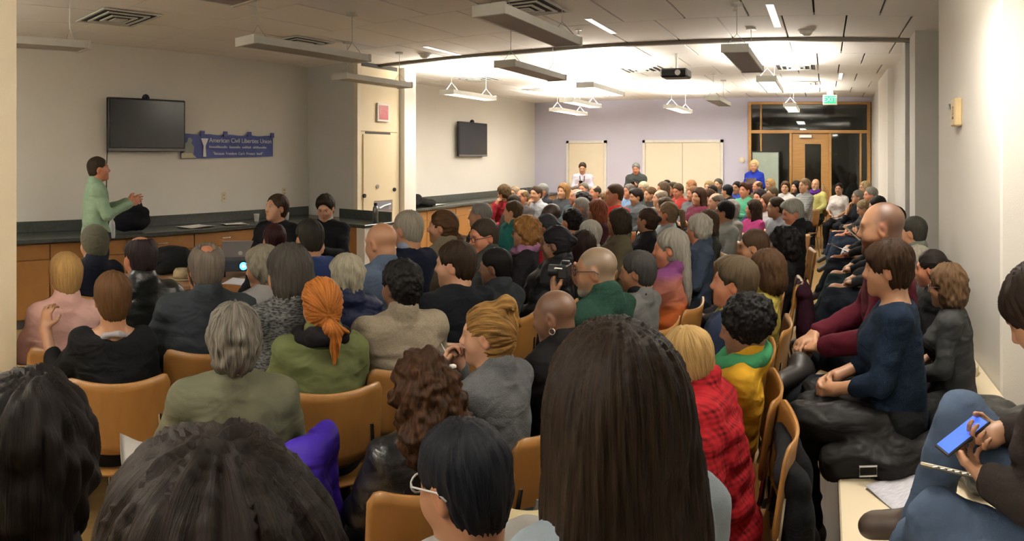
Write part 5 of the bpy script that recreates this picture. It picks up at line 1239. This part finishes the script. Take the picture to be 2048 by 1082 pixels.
# --- far rows
far = [
 (1009, 369, 'boy with tousled brown hair, red and purple top, chin propped', dict(hair=('wavy', (.10, .07, .035)), top=('hoodie', (.30, .02, .03)), ha=60, pitch=20, arms='chin', r=9.6)),
 (1031, 373, 'grey haired woman with glasses by the far worktop', dict(sex='f', hair=('bob', (.28, .23, .16)), top=('jacket', (.05, .05, .05)), glass=GL, r=10.4)),
 (1046, 378, 'elderly man with thin tawny hair in the far left rows', dict(skin='ruddy', hair=('fringe', (.20, .15, .09)), top=('shirt', (.10, .09, .09)), r=9.3)),
 (1027, 390, 'dark brown haired person looking down in far left rows', dict(hair=('short', (.045, .034, .024)), top=('jacket', (.06, .05, .04)), pitch=16, r=8.2)),
 (1068, 372, 'brown haired man in a white shirt resting chin on hand', dict(hair=('short', (.05, .035, .022)), top=('shirt', (.55, .58, .62)), arms='chin', r=9.4)),
 (1086, 367, 'silver haired man in a dark suit jacket, far left', dict(skin='ruddy', hair=('short', (.24, .24, .22)), top=('jacket', (.022, .022, .028), 'plain', (.5, .5, .5)), r=10.2, ha=130)),
 (1123, 367, 'woman with long honey blonde hair in a dark grey top', dict(sex='f', hair=('long', (.26, .15, .06)), top=('jacket', (.055, .06, .065)), r=10.0, ha=150)),
 (1155, 377, 'bald elderly man in a blue grey jacket', dict(skin='ruddy', hair=('fringe', (.6, .58, .52)), top=('jacket', (.07, .10, .12)), r=9.2, ha=115)),
 (1167, 365, 'man with short greying hair below the white shirt standee', dict(skin='ruddy', hair=('crop', (.14, .12, .09)), top=('shirt', (.07, .07, .08)), r=11.4)),
 (1190, 371, 'ruddy man with receding dark hair in the far rows', dict(skin='ruddy', hair=('thin', (.05, .04, .03)), top=('sweater', (.06, .05, .05)), r=10.3, ha=120)),
 (1203, 384, 'young woman with curly light brown hair in far rows', dict(sex='f', hair=('bobwave', (.14, .095, .05)), top=('sweater', (.08, .06, .05)), r=8.9, ha=110)),
 (1225, 367, 'stocky man with buzz cut in a bright red shirt', dict(skin='ruddy', hair=('crop', (.07, .045, .03)), top=('tee', (.72, .035, .025)), r=7.6, ha=105, build=1.12)),
 (1258, 368, 'grey haired man in a light blue shirt, far rows', dict(skin='ruddy', hair=('short', (.16, .14, .12)), top=('shirt', (.20, .32, .52)), r=10.4, ha=120)),
 (1274, 377, 'man with dark side parted hair in grey vest', dict(hair=('combed', (.022, .016, .014)), top=('jacket', (.10, .11, .12)), r=9.2, ha=120, pitch=10)),
 (1286, 363, 'woman with white blonde hair and glasses in far rows', dict(sex='f', hair=('short', (.66, .58, .40)), top=('jacket', (.02, .07, .06)), glass=GL, r=11.6, ha=130)),
 (1300, 374, 'young woman with tied brown hair facing forward', dict(sex='f', hair=('pony', (.12, .075, .04)), top=('sweater', (.03, .03, .03)), r=9.8, ha=125)),
 (1318, 379, 'pale balding man in the middle of the far rows', dict(skin='pale', hair=('fringe', (.25, .2, .15)), top=('shirt', (.4, .35, .3)), r=8.9, ha=105)),
 (1327, 364, 'woman with long grey brown hair in black coat, far rows', dict(sex='f', skin='ruddy', hair=('long', (.11, .085, .06)), top=('jacket', (.012, .02, .017)), r=10.9, ha=110)),
 (1333, 360, 'black haired person in the last row, left of doors', dict(hair=('short', HK), top=('sweater', (.05, .05, .05)), r=12.8)),
 (1345, 365, 'ruddy man with thick brown hair, hand near face', dict(skin='ruddy', hair=('combed', (.055, .045, .028)), top=('shirt', (.40, .12, .10)), r=11.3, ha=125, arms='chin')),
 (1360, 367, 'dark blond man in a brick red shirt looking down', dict(skin='ruddy', hair=('short', (.075, .055, .03)), top=('shirt', (.42, .045, .04)), r=10.3, ha=135, pitch=20)),
 (1385, 360, 'woman with full strawberry blonde hair in the last row', dict(sex='f', hair=('bobwave', (.30, .16, .08)), top=('jacket', (.2, .17, .14)), r=12.4, ha=120)),
 (1381, 372, 'woman with strawberry hair and grey jacket, lower one', dict(sex='f', skin='ruddy', hair=('bob', (.24, .13, .07)), top=('jacket', (.13, .14, .15)), r=10.2, ha=125)),
 (1397, 376, 'smiling woman with long dark hair in burgundy, arms crossed', dict(sex='f', hair=('long', (.045, .024, .016)), top=('half', (.13, .022, .045)), arms='crossed', r=8.8, ha=135)),
 (1417, 378, 'woman with dark hair and glasses beside the burgundy woman', dict(sex='f', hair=('bob', (.06, .032, .02)), top=('sweater', (.08, .04, .03)), glass=GL, r=9.6, ha=120)),
 (1414, 362, 'blonde person with face hidden in the last row', dict(sex='f', hair=('bob', (.30, .23, .11)), top=('sweater', (.1, .1, .1)), r=12.3)),
 (1429, 370, 'person with dark brown fringe, far rows right of centre', dict(hair=('short', (.022, .015, .013)), top=('sweater', (.1, .08, .06)), r=11.0)),
 (1431, 385, 'pale man with high forehead and greying sides', dict(skin='pale', hair=('fringe', (.18, .15, .12)), top=('sweater', (.2, .17, .14)), r=8.1, ha=110)),
 (1436, 357, 'dark grey haired person in front of the door edge', dict(hair=('short', (.09, .08, .06)), top=('jacket', (.05, .05, .05)), r=12.9)),
 (1449, 369, 'black haired person in dark jacket seen from behind', dict(hair=('short', (.014, .014, .018)), top=('jacket', (.02, .02, .028)), r=11.0, ha=50)),
 (1479, 363, 'man with black hair in royal blue, face half hidden', dict(skin='tan', hair=('short', HK), top=('sweater', (.04, .06, .30)), r=11.9, ha=150)),
 (1491, 365, 'auburn haired man in a mint green shirt, arms crossed', dict(skin='ruddy', hair=('combed', (.07, .028, .016)), top=('shirt', (.10, .42, .25)), arms='crossed', r=10.2, ha=135)),
 (1509, 361, 'elderly balding man with glasses behind the mint shirt', dict(skin='ruddy', hair=('fringe', (.10, .07, .05)), top=('jacket', (.12, .09, .05)), glass=GL, r=11.9, ha=120)),
 (1519, 378, 'woman with dark hair in a navy sweater, arms crossed', dict(sex='f', skin='ruddy', hair=('bob', (.025, .018, .022)), top=('sweater', (.028, .035, .085)), arms='crossed', r=9.0, ha=130)),
 (1538, 357, 'blonde woman sitting below the rolling board', dict(sex='f', hair=('bob', (.46, .33, .16)), top=('sweater', (.2, .2, .15)), r=12.9, ha=130)),
 (1543, 374, 'grey haired woman in glasses near the rolling board', dict(sex='f', hair=('short', (.13, .11, .07)), top=('sweater', (.3, .2, .2)), glass=GL, r=10.4, ha=115)),
 (1571, 362, 'woman with shoulder length brown hair in white before the entrance', dict(sex='f', hair=('bob', (.07, .04, .025)), top=('jacket', (.62, .60, .57)), r=11.9, ha=165, a=150)),
 (1592, 362, 'woman with black hair in a black coat by the oak door', dict(sex='f', hair=('long', HK), top=('jacket', BLK), r=12.3, ha=120, a=130)),
 (1609, 357, 'grey blonde woman in checked grey shirt, arms crossed', dict(sex='f', hair=('short', (.20, .15, .10)), top=('shirt', (.36, .38, .38), 'check'), arms='crossed', r=11.0, ha=125, a=130, pants=BLK)),
 (1631, 357, 'bald white bearded man in yellow shirt and purple scarf', dict(hair=None, beard=((1.2, 1.4, 1.5), .9, (.7, .68, .62)), top=('shirt', (.66, .62, .22)), r=12.7, ha=165, a=160)),
 (1678, 366, 'woman in a white shirt seated before the dark glass', dict(sex='f', skin='tan', hair=('lowbun', (.02, .015, .012)), top=('tee', (.75, .70, .68)), r=12.2, ha=172, a=165, pants=BLK)),
]
for n_, (px, yt, w_, k) in enumerate(far): queue('far%d' % n_, px, yt, w_, **k)

# --- the row on the bench along the right wall
def bench(i, px, yt, w_, **k):
    k.setdefault('legs', 'bench' if k['r'] < 4.3 else 'seat'); k.setdefault('a', 92)
    if k['r'] < 4.3: k['seat'] = .52; k['chairless'] = True
    return who(i, px, yt, w_, **k)
bench('navy_woman', 1776, 475, 'short haired woman in navy sweater with clasped hands on bench', r=2.75, sex='f', skin='light', hair=('pixie', (.020, .011, .007), .5, (.060, .034, .020)), top=('wide', (.009, .020, .042), 'knit'), pants=(.010, .010, .011), arms='clasp', a=91, ha=88, hands=.006, pitch=3)
bench('bald_beard', 1764, 400, 'bald man with brown beard in burgundy sweater holding his ankle', r=3.1, skin='light', hair=None, buzz=((.20, .17, .16), .95, .055), beard=((.24, .15, .10), .95, (.085, .042, .022)), top=('sweater', (.090, .008, .018)), pants=(.012, .013, .018), arms='ankle', legs='figure4', a=92, ha=88, hands=.008, zmax=1.56)
bench('glasses_woman', 1893, 533, 'woman in glasses and grey top seated against the white pier', r=3.2, sex='f', hair=('bobwave', (.13, .085, .050)), top=('half', (.055, .056, .056)), glass=(.12, .08, .07), a=84, ha=80, arms='lap')
bench('dark_hair_bench', 1862, 500, 'dark haired woman half hidden behind the navy sweater woman', r=3.65, sex='f', skin='ruddy', hair=('lowbun', (.020, .014, .012)), top=('sweater', BLK), a=86, ha=82)
bench('grey_bench', 1832, 492, 'grey haired person leaning low behind the bearded man', r=4.15, hair=('wavy', (.30, .28, .22)), top=('sweater', (.1, .1, .1)), lean=18, a=90)
bench('sleeve_man', 1826, 432, 'man with dark greying hair in a grey green sleeve', r=4.75, hair=('crop', (.05, .047, .038)), top=('jacket', (.16, .17, .14)), a=92, ha=75)
bench('bench5', 1785, 412, 'bench sitter hidden behind the bearded man, dark boots crossed', r=5.5, hair=('short', HDB), top=('jacket', CHAR), a=92, pants=(.014, .02, .03), legs='crossed', zmin=1.2)
bench('bench6', 1768, 410, 'bench sitter in teal trousers behind the bearded man', r=6.3, hair=('short', HB), top=('jacket', BLK), a=94, pants=(.018, .035, .038), zmin=1.2, legs='crossed')
bench('bench7', 1755, 392, 'dark haired bench sitter with head bowed before the blue recess', r=7.2, skin='ruddy', hair=('short', (.022, .016, .014)), top=('jacket', BLK), a=96, pitch=18, pants=(.012, .014, .02), legs='crossed')
bench('bench8', 1727, 400, 'bench reader with white trousers and white sneakers', r=8.4, sex='f', hair=('short', (.20, .16, .10)), top=('sweater', (.015, .017, .02)), glass=GL, a=98, pitch=26, lean=12, pants=(.55, .56, .58), shoes=(.65, .63, .6), arms='phone', zmin=1.1, legs='crossed')
bench('bench9', 1741, 374, 'grey haired man on bench in front of the far pier', r=9.3, skin='ruddy', hair=('short', (.20, .19, .16)), top=('jacket', (.05, .05, .05), 'plain', (.6, .6, .6)), a=110, pants=(.02, .03, .05), legs='crossed')
bench('bench10', 1715, 380, 'woman in glasses with short grey hair, hand at her chin', r=10.1, sex='f', skin='light', hair=('short', (.15, .14, .12)), top=('half', (.010, .012, .018)), glass=GL, a=110, arms='chin', pants=(.012, .02, .045), legs='crossed', zmin=1.15)
bench('bench11', 1729, 362, 'woman with pale blonde grey hair at the bench end', r=11.6, sex='f', hair=('wavy', (.42, .36, .24)), top=('sweater', (.3, .28, .25)), glass=GL, a=120)

# --- seated person with jeans, phone and notebook at the right edge
jl = (dict(knee=(-.16, .36, .70), ankle=(-.10, .47, .56), toe=(-.10, .60, .51)), dict(knee=(.08, .38, .85), ankle=(.09, .50, .56), toe=(.08, .64, .51)))
ja = dict(L=((-.25, .03, .74), (-.115, .245, .80), (.55, .75, .10), (.35, -.15, .95), .7, .15), R=((.22, .02, .78), (.02, .245, .86), (-.75, .50, .0), (-.3, -.45, .85), .75, .15))
who('jeans', 2084, 512, 'long haired person in jeans with phone at the right edge', r=1.75, sex='f', skin='light', hair=('long', (.024, .016, .012)), top=('sweater', (.030, .022, .019)), pants=(.085, .125, .20), pk='denim', arms=ja, legs=jl, a=80, ha=74, pitch=34, seat=.52, chairless=True, hands=.006, shoes=(.05, .035, .026), lean=8)
build_queue(ID)
# ------------------------------------------------------------------ coats, bags and small things
def blob(name, prims, m, label, cat, h=.016, amp=.012, seed=1, sc=8.0, parent=None, inside=None):
    """soft thing (coat, bag, scarf) grown from a few rounded solids, with folds"""
    pts = np.array([np.array(p[q]) for p in prims for q in ('a', 'b', 'c') if q in p]); rad = max([max(p.get('ra', 0), p.get('rb', 0)) for p in prims if p['t'] == 'cap'] + [max(p['r']) for p in prims if p['t'] == 'ell']) + .06
    lo, hi = pts.min(0) - rad, pts.max(0) + rad
    f = Field(axis(lo[0], hi[0], h), axis(lo[1], hi[1], h), axis(lo[2], hi[2], h)).apply(prims)
    V, Q = f.mesh(); V = relax(V, Q, 1, .4); V = wrinkle(V, Q, amp * .5, seed, sc)
    if parent is not None:
        o = link(name, np_mesh(name, V, Q), m, parent)
    else:
        c = np.array((V[:, 0].mean(), V[:, 1].mean(), V[:, 2].min())); o = link(name, np_mesh(name, V - c, Q), m, None, tuple(c)); tag(o, label, cat)
    return o
def on(i, prims):
    """prims given in a person's local frame, moved into the room"""
    I = ID[i]; R = np.array(Matrix.Rotation(I['psi'], 3, 'Z')); out = xf(scaled(prims, I['sc']), R, np.array(I['root'].location)); return out
blob('purple_coat', on('sage', [cap((.02, -.29, .86), (.26, -.27, .92), .030, k=.04), cap((.06, -.30, .86), (.10, -.31, .60), .045, .065, k=.05), cap((.20, -.29, .88), (.25, -.31, .56), .05, .07, k=.05), cap((.27, -.22, .92), (.29, -.2, .62), .04, .055, k=.05)]),
     cloth_mat((.050, .020, .36), 'puffer'), 'purple coat hung over the chair of the sage green woman', 'coat', .013, .014, 3)
blob('burgundy_coat', on('black_curls', [cap((-.20, -.27, .86), (.20, -.27, .86), .035, k=.03), cap((-.15, -.30, .84), (-.17, -.33, .30), .05, .07, k=.06), cap((.0, -.31, .84), (.0, -.35, .26), .05, .07, k=.06), cap((.16, -.30, .84), (.20, -.34, .24), .05, .08, k=.06)]),
     cloth_mat((.030, .006, .014)), 'long burgundy coat hanging on the aisle chair of the black curled woman', 'coat', .018, .016, 5, 6)
blob('black_coat', on('plaid', [cap((-.18, -.26, .85), (.19, -.26, .85), .035, k=.03), cap((-.14, -.29, .80), (-.16, -.32, .22), .05, .07, k=.06), cap((.05, -.30, .80), (.06, -.35, .18), .05, .08, k=.06), cap((.17, -.29, .80), (.22, -.34, .20), .05, .08, k=.06)]),
     cloth_mat((.010, .010, .012)), 'black coat hanging on the chair of the plaid wrap woman', 'coat', .016, .016, 6, 6)
lap = [ell((-.02, .22, .615), (.20, .17, .05), .05), cap((-.20, .05, .60), (-.16, .38, .62), .055, k=.06), cap((.16, .05, .60), (.14, .34, .62), .05, k=.06), cap((-.24, .0, .52), (-.26, .22, .49), .065, .055, k=.05), cap((-.16, -.16, .50), (-.28, .02, .49), .06, k=.05), cap((-.13, .36, .60), (-.14, .41, .46), .045, .035, k=.05), cap((.0, .38, .60), (.0, .43, .44), .045, .035, k=.05)]
lc = blob('lap_coat', on('navy_woman', lap), cloth_mat((.018, .017, .017), 'puffer'), 'black coat bundled on the lap of the navy sweater woman', 'coat', .012, .022, 8, 9)
bk = wpt(ID['navy_woman'], (-.335, .10, .50)); o = empty('coat_buckle', tuple(bk), ID['navy_woman']['psi']); bpy.data.objects.remove(o)
mb_ = MB().tube([(bk.x - lc.location.x + .02 * c_ * 1.6, bk.y - lc.location.y - .01, bk.z - lc.location.z + .018 * s_) for c_, s_ in ((-1, -1), (1, -1), (1, 1), (-1, 1))], .004, 6, closed=True); mb_.build('buckle', M_METAL, lc)
p = at(1965, 2.75)
blob('black_jacket', [ell((p.x - .02, p.y, .60), (.20, .22, .09), .05), ell((p.x + .10, p.y - .25, .63), (.16, .18, .11), .06), ell((p.x - .12, p.y + .22, .58), (.14, .16, .07), .05), cap((p.x - .2, p.y - .1, .56), (p.x - .1, p.y - .4, .57), .05, k=.05), ell((p.x + .12, p.y - .45, .60), (.13, .14, .09), .05)],
     cloth_mat((.020, .022, .021), 'leather'), 'crumpled black jacket on the bench beside the white pier', 'jacket', .015, .016, 9, 9)
p = at(268, 7.15); q = np.array((p.x, p.y, .915))
bg = empty('black_bag', tuple(q)); tag(bg, 'bulging black bag on the worktop right of the speaker', 'bag')
blob('bag_body', [ell((0, 0, .13), (.13, .19, .12), .06), ell((.02, .02, .22), (.11, .13, .08), .05), ell((0, -.14, .10), (.10, .10, .10), .05)], cloth_mat((.008, .008, .012)), '', '', .014, .014, 4, 9, parent=bg)
MB().tube([(.0, -.08, .27), (.02, -.03, .36), (.02, .06, .36), (.0, .10, .27)], .011, 8).build('handle', cloth_mat((.01, .01, .012)), bg)
p = at(345, 5.75)
blob('dark_coat', [ell((p.x, p.y, .84), (.16, .20, .11), .05), ell((p.x - .02, p.y + .16, .80), (.13, .15, .08), .05), cap((p.x + .12, p.y - .2, .78), (p.x + .1, p.y + .2, .78), .05, k=.05)], cloth_mat((.010, .011, .012)), 'dark coat heaped on the brown folding table', 'coat', .018, .016, 2)
p = at(364, 5.35)
ht = empty('beige_hat', (p.x, p.y, .731)); tag(ht, 'small beige hat on the folding table beside the dark coat', 'hat')
MB().lathe([(.11, 0), (.112, .006), (.075, .012)], n=20).build('brim', cloth_mat((.36, .28, .16)), ht, smooth=True); MB().lathe([(.076, .010), (.072, .06), (.055, .085), (.01, .092)], n=20).build('crown', cloth_mat((.40, .31, .18)), ht, smooth=True)
p = at(868, 8.7)
blob('coat_pile', [ell((XL + .30, 8.55, .98), (.20, .22, .09), .05), ell((XL + .34, 8.95, .96), (.2, .25, .07), .05), ell((XL + .32, 8.7, 1.06), (.12, .15, .06), .05)], cloth_mat((.012, .012, .012)), 'pile of dark coats on the far worktop by the cabinet', 'coats', .02, .02, 7)
p = at(1085, 1.62)
cc = blob('cream_jacket', [cap((p.x - .16, p.y - .05, .80), (p.x + .16, p.y + .06, .80), .045, k=.05), cap((p.x - .14, p.y - .06, .78), (p.x - .17, p.y - .10, .50), .06, .08, k=.06), cap((p.x + .0, p.y - .04, .78), (p.x + .02, p.y - .10, .46), .06, .09, k=.06), cap((p.x + .14, p.y + .03, .78), (p.x + .16, p.y - .02, .5), .06, .08, k=.06)],
          cloth_mat((.50, .42, .24)), 'cream jacket draped over a chair near the bottom centre', 'jacket', .014, .018, 11, 7)
chair((p.x + .05, p.y + .16, 0), ID['bun']['psi'], 'plywood chair carrying the cream jacket near the bottom centre')
e = at(760, 1.75); chair((e.x, e.y, 0), ID['curly_leather']['psi'] - .12, 'empty plywood chair left of the woman with big brown curls')

# scarves and collars
def scarf(i, col, r=.030, rad=.078, tail=None, kind='plain', dz=0.0):
    I = ID[i]; nk = I['J']['neck']; P = []
    n = 9
    for k in range(n):
        a0, a1 = 2 * math.pi * k / n, 2 * math.pi * (k + 1) / n
        f = lambda a: (nk[0] + rad * math.cos(a), nk[1] + .01 + rad * math.sin(a), nk[2] + .015 + dz + .022 * math.cos(a + 1.57) + .010 * math.sin(3 * a))
        P.append(cap(f(a0), f(a1), r * (1 + .25 * math.sin(2.3 * k)), k=.02))
    if tail: P.append(cap((nk[0] + .05, nk[1] + rad, nk[2] - .01), (nk[0] + .07, nk[1] + rad + .05, nk[2] - tail), r * 1.1, r * .8, k=.03))
    blob('scarf', P, cloth_mat(col, kind), '', '', .010, .008, 5, 14, parent=I['root'])
scarf('afro', (.06, .30, .13), .034, .085, .16); scarf('tweed', (.62, .02, .16), .020, .068); scarf('m3', (.42, .20, .36), .036, .082, .2); scarf('blue_jacket', (.38, .31, .08), .022, .07, .12)
scarf('far%d' % [i for i, f in enumerate(far) if 'purple scarf' in f[2]][0], (.09, .02, .22), .035, .08, .25); scarf('redhead', (.012, .010, .012), .036, .090, dz=.004); scarf('grey_shirt', (.014, .014, .016), .018, .066)
scarf('okhand', (.42, .40, .42), .010, .088, dz=-.03)
# hoop earrings, hair clip
def ring(i, side, col=(.7, .65, .55), rr_=.013):
    I = ID[i]; mb = MB().tube([(side * .079, -.004 + rr_ * math.cos(t), -.052 + rr_ * math.sin(t)) for t in np.linspace(0, 2 * math.pi, 13)[:-1]], .003, 6, closed=True)
    o = mb.build('earring', mat('silver_earring', col, .25, metal=.8), I['root']); o.matrix_local = head_matrix(I['J']['head'], I['J']['R'])
ring('earring', -1)
I = ID['curly_leather']; o = MB().box(.055, .075, -.095, -.075, .10, .112, .003).box(.058, .064, -.092, -.080, .075, .10).build('hair_clip', M_WPLASTIC, I['root']); o.matrix_local = head_matrix(I['J']['head'], I['J']['R'])

# camera in the photographer's hands
I = ID['photographer']; H = I['J']['head']; Rm = I['J']['R']
cp = wpt(I, H + Rm @ V3(.0, .150, .005)); cy = math.atan2(-(Rm @ V3(0, 1, 0))[0], (Rm @ V3(0, 1, 0))[1]) + I['psi']
co = empty('photo_camera', tuple(cp), cy); co.scale = (.8, .8, .8); tag(co, 'black camera held up to the face of the grey bearded man', 'camera')
box('camera_body', -.065, .065, -.028, .028, -.042, .038, M_DARK, co, .008); MB().tube([(0, .028, -.004), (0, .095, -.004)], [.034, .036], 18).build('lens', M_DARK, co)
box('viewfinder', -.02, .02, -.03, .02, .038, .058, M_DARK, co, .005); MB().tube([(-.066, .0, .02), (-.10, .03, .028), (-.15, .02, .035)], .004, 6).build('strap', M_WPLASTIC, co)

# phones
def phone(name, loc, rot, label, lit=(.18, .30, .9), strength=2.0):
    o = empty(name, tuple(loc)); o.rotation_euler = rot; tag(o, label, 'phone')
    box('case', -.036, .036, -.074, .074, -.004, .004, M_DARK, o, .003); box('display', -.032, .032, -.066, .066, .0042, .0050, mat('phone_display_%d' % int(lit[0] * 100), lit, .2, emit=strength), o)
    return o
I = ID['jeans']; p = wpt(I, (-.06, .33, .875)); phone('phone', p, Vector((-.35, -.12, .8)).to_track_quat('Z', 'Y').to_euler(), 'lit phone held by the person in jeans', (.05, .12, .70), .9)
p = wpt(I, (-.10, .345, .795)); o = empty('notebook', tuple(p)); o.rotation_euler = (.35, .35, I['psi'] + .7); tag(o, 'small cream notebook under the lit phone at right', 'notebook')
box('pages', -.05, .05, -.075, .075, 0, .009, mat('cream_page', (.66, .60, .46), .8), o, .002); box('cover', -.052, .052, -.077, .077, -.003, 0, CHARM := mat('notebook_cover', (.05, .05, .045), .6), o)
MB().tube([(-.05, -.076 + .01 * k, .003) if k % 2 else (-.056, -.076 + .01 * k, .006) for k in range(16)], .0018, 5).build('spiral', M_METAL, o)
I = ID['afro']; p = wpt(I, (0, .37, .93)); phone('phone', p, (.9, 0, I['psi']), 'pale blue lit phone held in front of the mustard jacket', (.25, .5, .9), 1.2)
I = ID['reader']; p = wpt(I, (0, .385, .90)); phone('phone', p, (.6, 0, I['psi']), 'dark phone in the hands of the black sweater reader', (.1, .1, .12), .2)
for nm, lb in (('white_shirt', 'small phone held by the standing man in white shirt'), ('suit_man', 'small phone held by the standing man in blazer')):
    I = ID[nm]; p = wpt(I, (0, .385, .90)); phone('phone', p, (.6, 0, I['psi']), lb, (.1, .1, .12), .2)
I = ID['white_shirt']; nk = I['J']['neck']; MB().tube([(-.05, .09, nk[2] - .02), (-.04, .125, .93), (0, .14, .84), (.04, .125, .93), (.05, .09, nk[2] - .02)], .010, 6).build('camera_strap', M_DARK, I['root'])
I = ID['blue_woman']; p = wpt(I, (0, .37, .88)); sheet('paper_sheet', tuple(p), .2, .28, 0, 'white pad in the hands of the standing blonde woman', rot=(.6, 0, I['psi']), seed=8)

# laptop and projector on the front table
tz = .731
p = at(474, 5.45); pj = empty('projector', (p.x, p.y, tz + .05), 1.0); tag(pj, 'small dark projector with glowing blue lens on the folding table', 'projector')
box('housing', -.15, .15, -.11, .11, .01, .10, mat('projector_shell', (.03, .035, .05), .35), pj, .015)
for sx in (-.11, .11): MB().lathe([(.015, -.05), (.015, .012)], (sx, 0, 0), 10).build('foot', M_DARK, pj)
MB().tube([(.04, -.11, .06), (.04, -.135, .06)], .042, 18).build('lens_ring', M_DARK, pj); MB().tube([(.04, -.1355, .06), (.04, -.138, .06)], .032, 18).build('lens', mat('blue_lens_glow', (.05, .35, 1.0), .2, emit=6), pj)
MB().tube([(.04, -.1385, .06), (.04, -.140, .06)], .012, 14).build('lens_centre', mat('white_lens_glow', (.7, .9, 1.0), .2, emit=9), pj)
p = at(480, 5.95); lt = empty('laptop', (p.x, p.y, tz), 1.0); tag(lt, 'open silver laptop with lid raised behind the projector', 'laptop')
M_SILV = mat('laptop_silver', (.42, .43, .45), .35, metal=.6)
box('base', -.17, .17, -.0, .23, .0, .018, M_SILV, lt, .004); ld = box('lid', -.17, .17, -.006, .004, 0, .235, M_SILV, lt, .003); ld.location = (0, 0, .012); ld.rotation_euler = (.2, 0, 0)
MB().tube([(0, -.0065, .12), (0, -.0075, .12)], .02, 14).build('lid_emblem', M_WPLASTIC, ld)
p = at(481, 5.2); sheet('paper_sheet', (p.x, p.y, tz), .22, .30, .6, 'white paper on the table edge below the projector', seed=5)
p = at(385, 5.45); sheet('paper_sheet', (p.x, p.y, tz), .21, .28, .2, 'white handout on the folding table beside the beige hat', seed=6)

# handouts among the audience
def hand_out(i, loc, rot, label, w=.21, h=.29, seed=1):
    I = ID[i]; p = wpt(I, loc); sheet('paper_sheet', tuple(p), w, h, 0, label, rot=(rot[0], rot[1], I['psi'] + rot[2]), seed=seed, curl=.02)
hand_out('earring', (-.14, .33, .86), (.9, .5, .3), 'white folded programme before the shaven headed person', seed=2)
hand_out('sage', (-.33, .12, .70), (.5, .4, .4), 'white paper at the left elbow of the sage green woman', .12, .17, seed=3)
hand_out('sage', (.25, .34, .80), (.6, -.3, .2), 'white paper to the right of the sage green woman', .09, .13, seed=7)
hand_out('m1', (-.02, .36, .80), (.9, .1, .2), 'white handout held by the man in the teal jacket', .3, .4, seed=4)
hand_out('m2', (.05, .34, .74), (.6, .1, .2), 'white papers on the lap of the dark suit man', .3, .36, seed=9)
hand_out('m13', (-.02, .33, .80), (.9, .1, .2), 'white note held by the woman with a small bun', .15, .2, seed=5)
hand_out('bench8', (0, .36, .80), (.7, .1, .1), 'white pages read by the sitter with white trousers', .24, .3, seed=6)
hand_out('bench7', (0, .36, .72), (.4, .1, .1), 'white page on the lap before the blue recess', .2, .28, seed=7)
hand_out('m12', (0, .36, .74), (.7, .1, .1), 'white page in front of the fluffy black hair', .2, .28, seed=2)

# things on the bench
p = at(1936, 3.62); tp_ = empty('tape_roll', (p.x - .0, p.y, .521)); tag(tp_, 'roll of brown tape on the bench against the white pier', 'tape roll')
MB().lathe([(.038, 0), (.058, 0), (.060, .003), (.060, .047), (.058, .05), (.038, .05), (.036, .047), (.036, .003), (.038, 0)], n=24).build('tape', mat('pale_tape', (.60, .52, .40), .4), tp_, smooth=True)
MB().lathe([(.032, .001), (.036, .001), (.036, .049), (.032, .049), (.032, .001)], n=24).build('core', mat('cardboard', (.28, .17, .09), .8), tp_, smooth=True)
p = at(1800, 2.32); nwp = sheet('newspaper', (p.x + .03, p.y, .521), .20, .26, .5, 'printed flyer lying on the bench beside the pen', mat('newsprint', (.50, .50, .55), .8, noise=.5, nscale=40, stretch=(1, 6, 1)), seed=3, cat='flyer')
p = at(1765, 2.16); pn = empty('pen', (p.x, p.y, .527), .15); tag(pn, 'red marker pen on the cream bench top', 'pen')
MB().tube([(-.075, 0, 0), (.0, 0, 0)], .0068, 10).build('cap', mat('pink_red_plastic', (.42, .06, .09), .35), pn); MB().tube([(0, 0, 0), (.05, 0, 0)], .006, 10).build('barrel', mat('dark_red_plastic', (.10, .015, .02), .35), pn); MB().tube([(.05, 0, 0), (.07, 0, 0)], [.005, .0015], 8).build('tip', M_DARK, pn)
# dark bag and tablet beside the cream jacket
p = at(1070, 1.95); sb = empty('shoulder_bag', (p.x, p.y, .45), .4); tag(sb, 'dark bag with grey tablet between the chairs at bottom centre', 'bag')
blob('bag_body', [ell((0, 0, .09), (.14, .07, .10), .05), ell((.03, .01, .16), (.11, .05, .05), .04)], cloth_mat((.012, .011, .012)), '', '', .014, .012, 4, 9, parent=sb)
o = box('tablet', -.10, .10, -.006, .006, 0, .15, mat('tablet_grey', (.09, .09, .09), .4), sb, .003); o.location = (.06, -.07, .10); o.rotation_euler = (-.5, .3, 0)
chair((p.x, p.y, 0), ID['bun']['psi'], 'plywood chair under the dark bag at bottom centre')
# sockets on the left wall
for py_, z, l in ((5.05, 1.22, 'small wall socket under the banner'), (6.1, 1.25, 'small wall switch left of the grey pocket wall')):
    o = empty('wall_socket', (XL, py_, z)); tag(o, l, 'socket'); box('plate', 0, .006, -.035, .035, -.06, .06, M_CREAM, o, .002)
    for dz in (-.02, .025): box('outlet', .006, .008, -.012, .012, dz - .01, dz + .01, mat('socket_grey', (.3, .28, .24), .5), o)
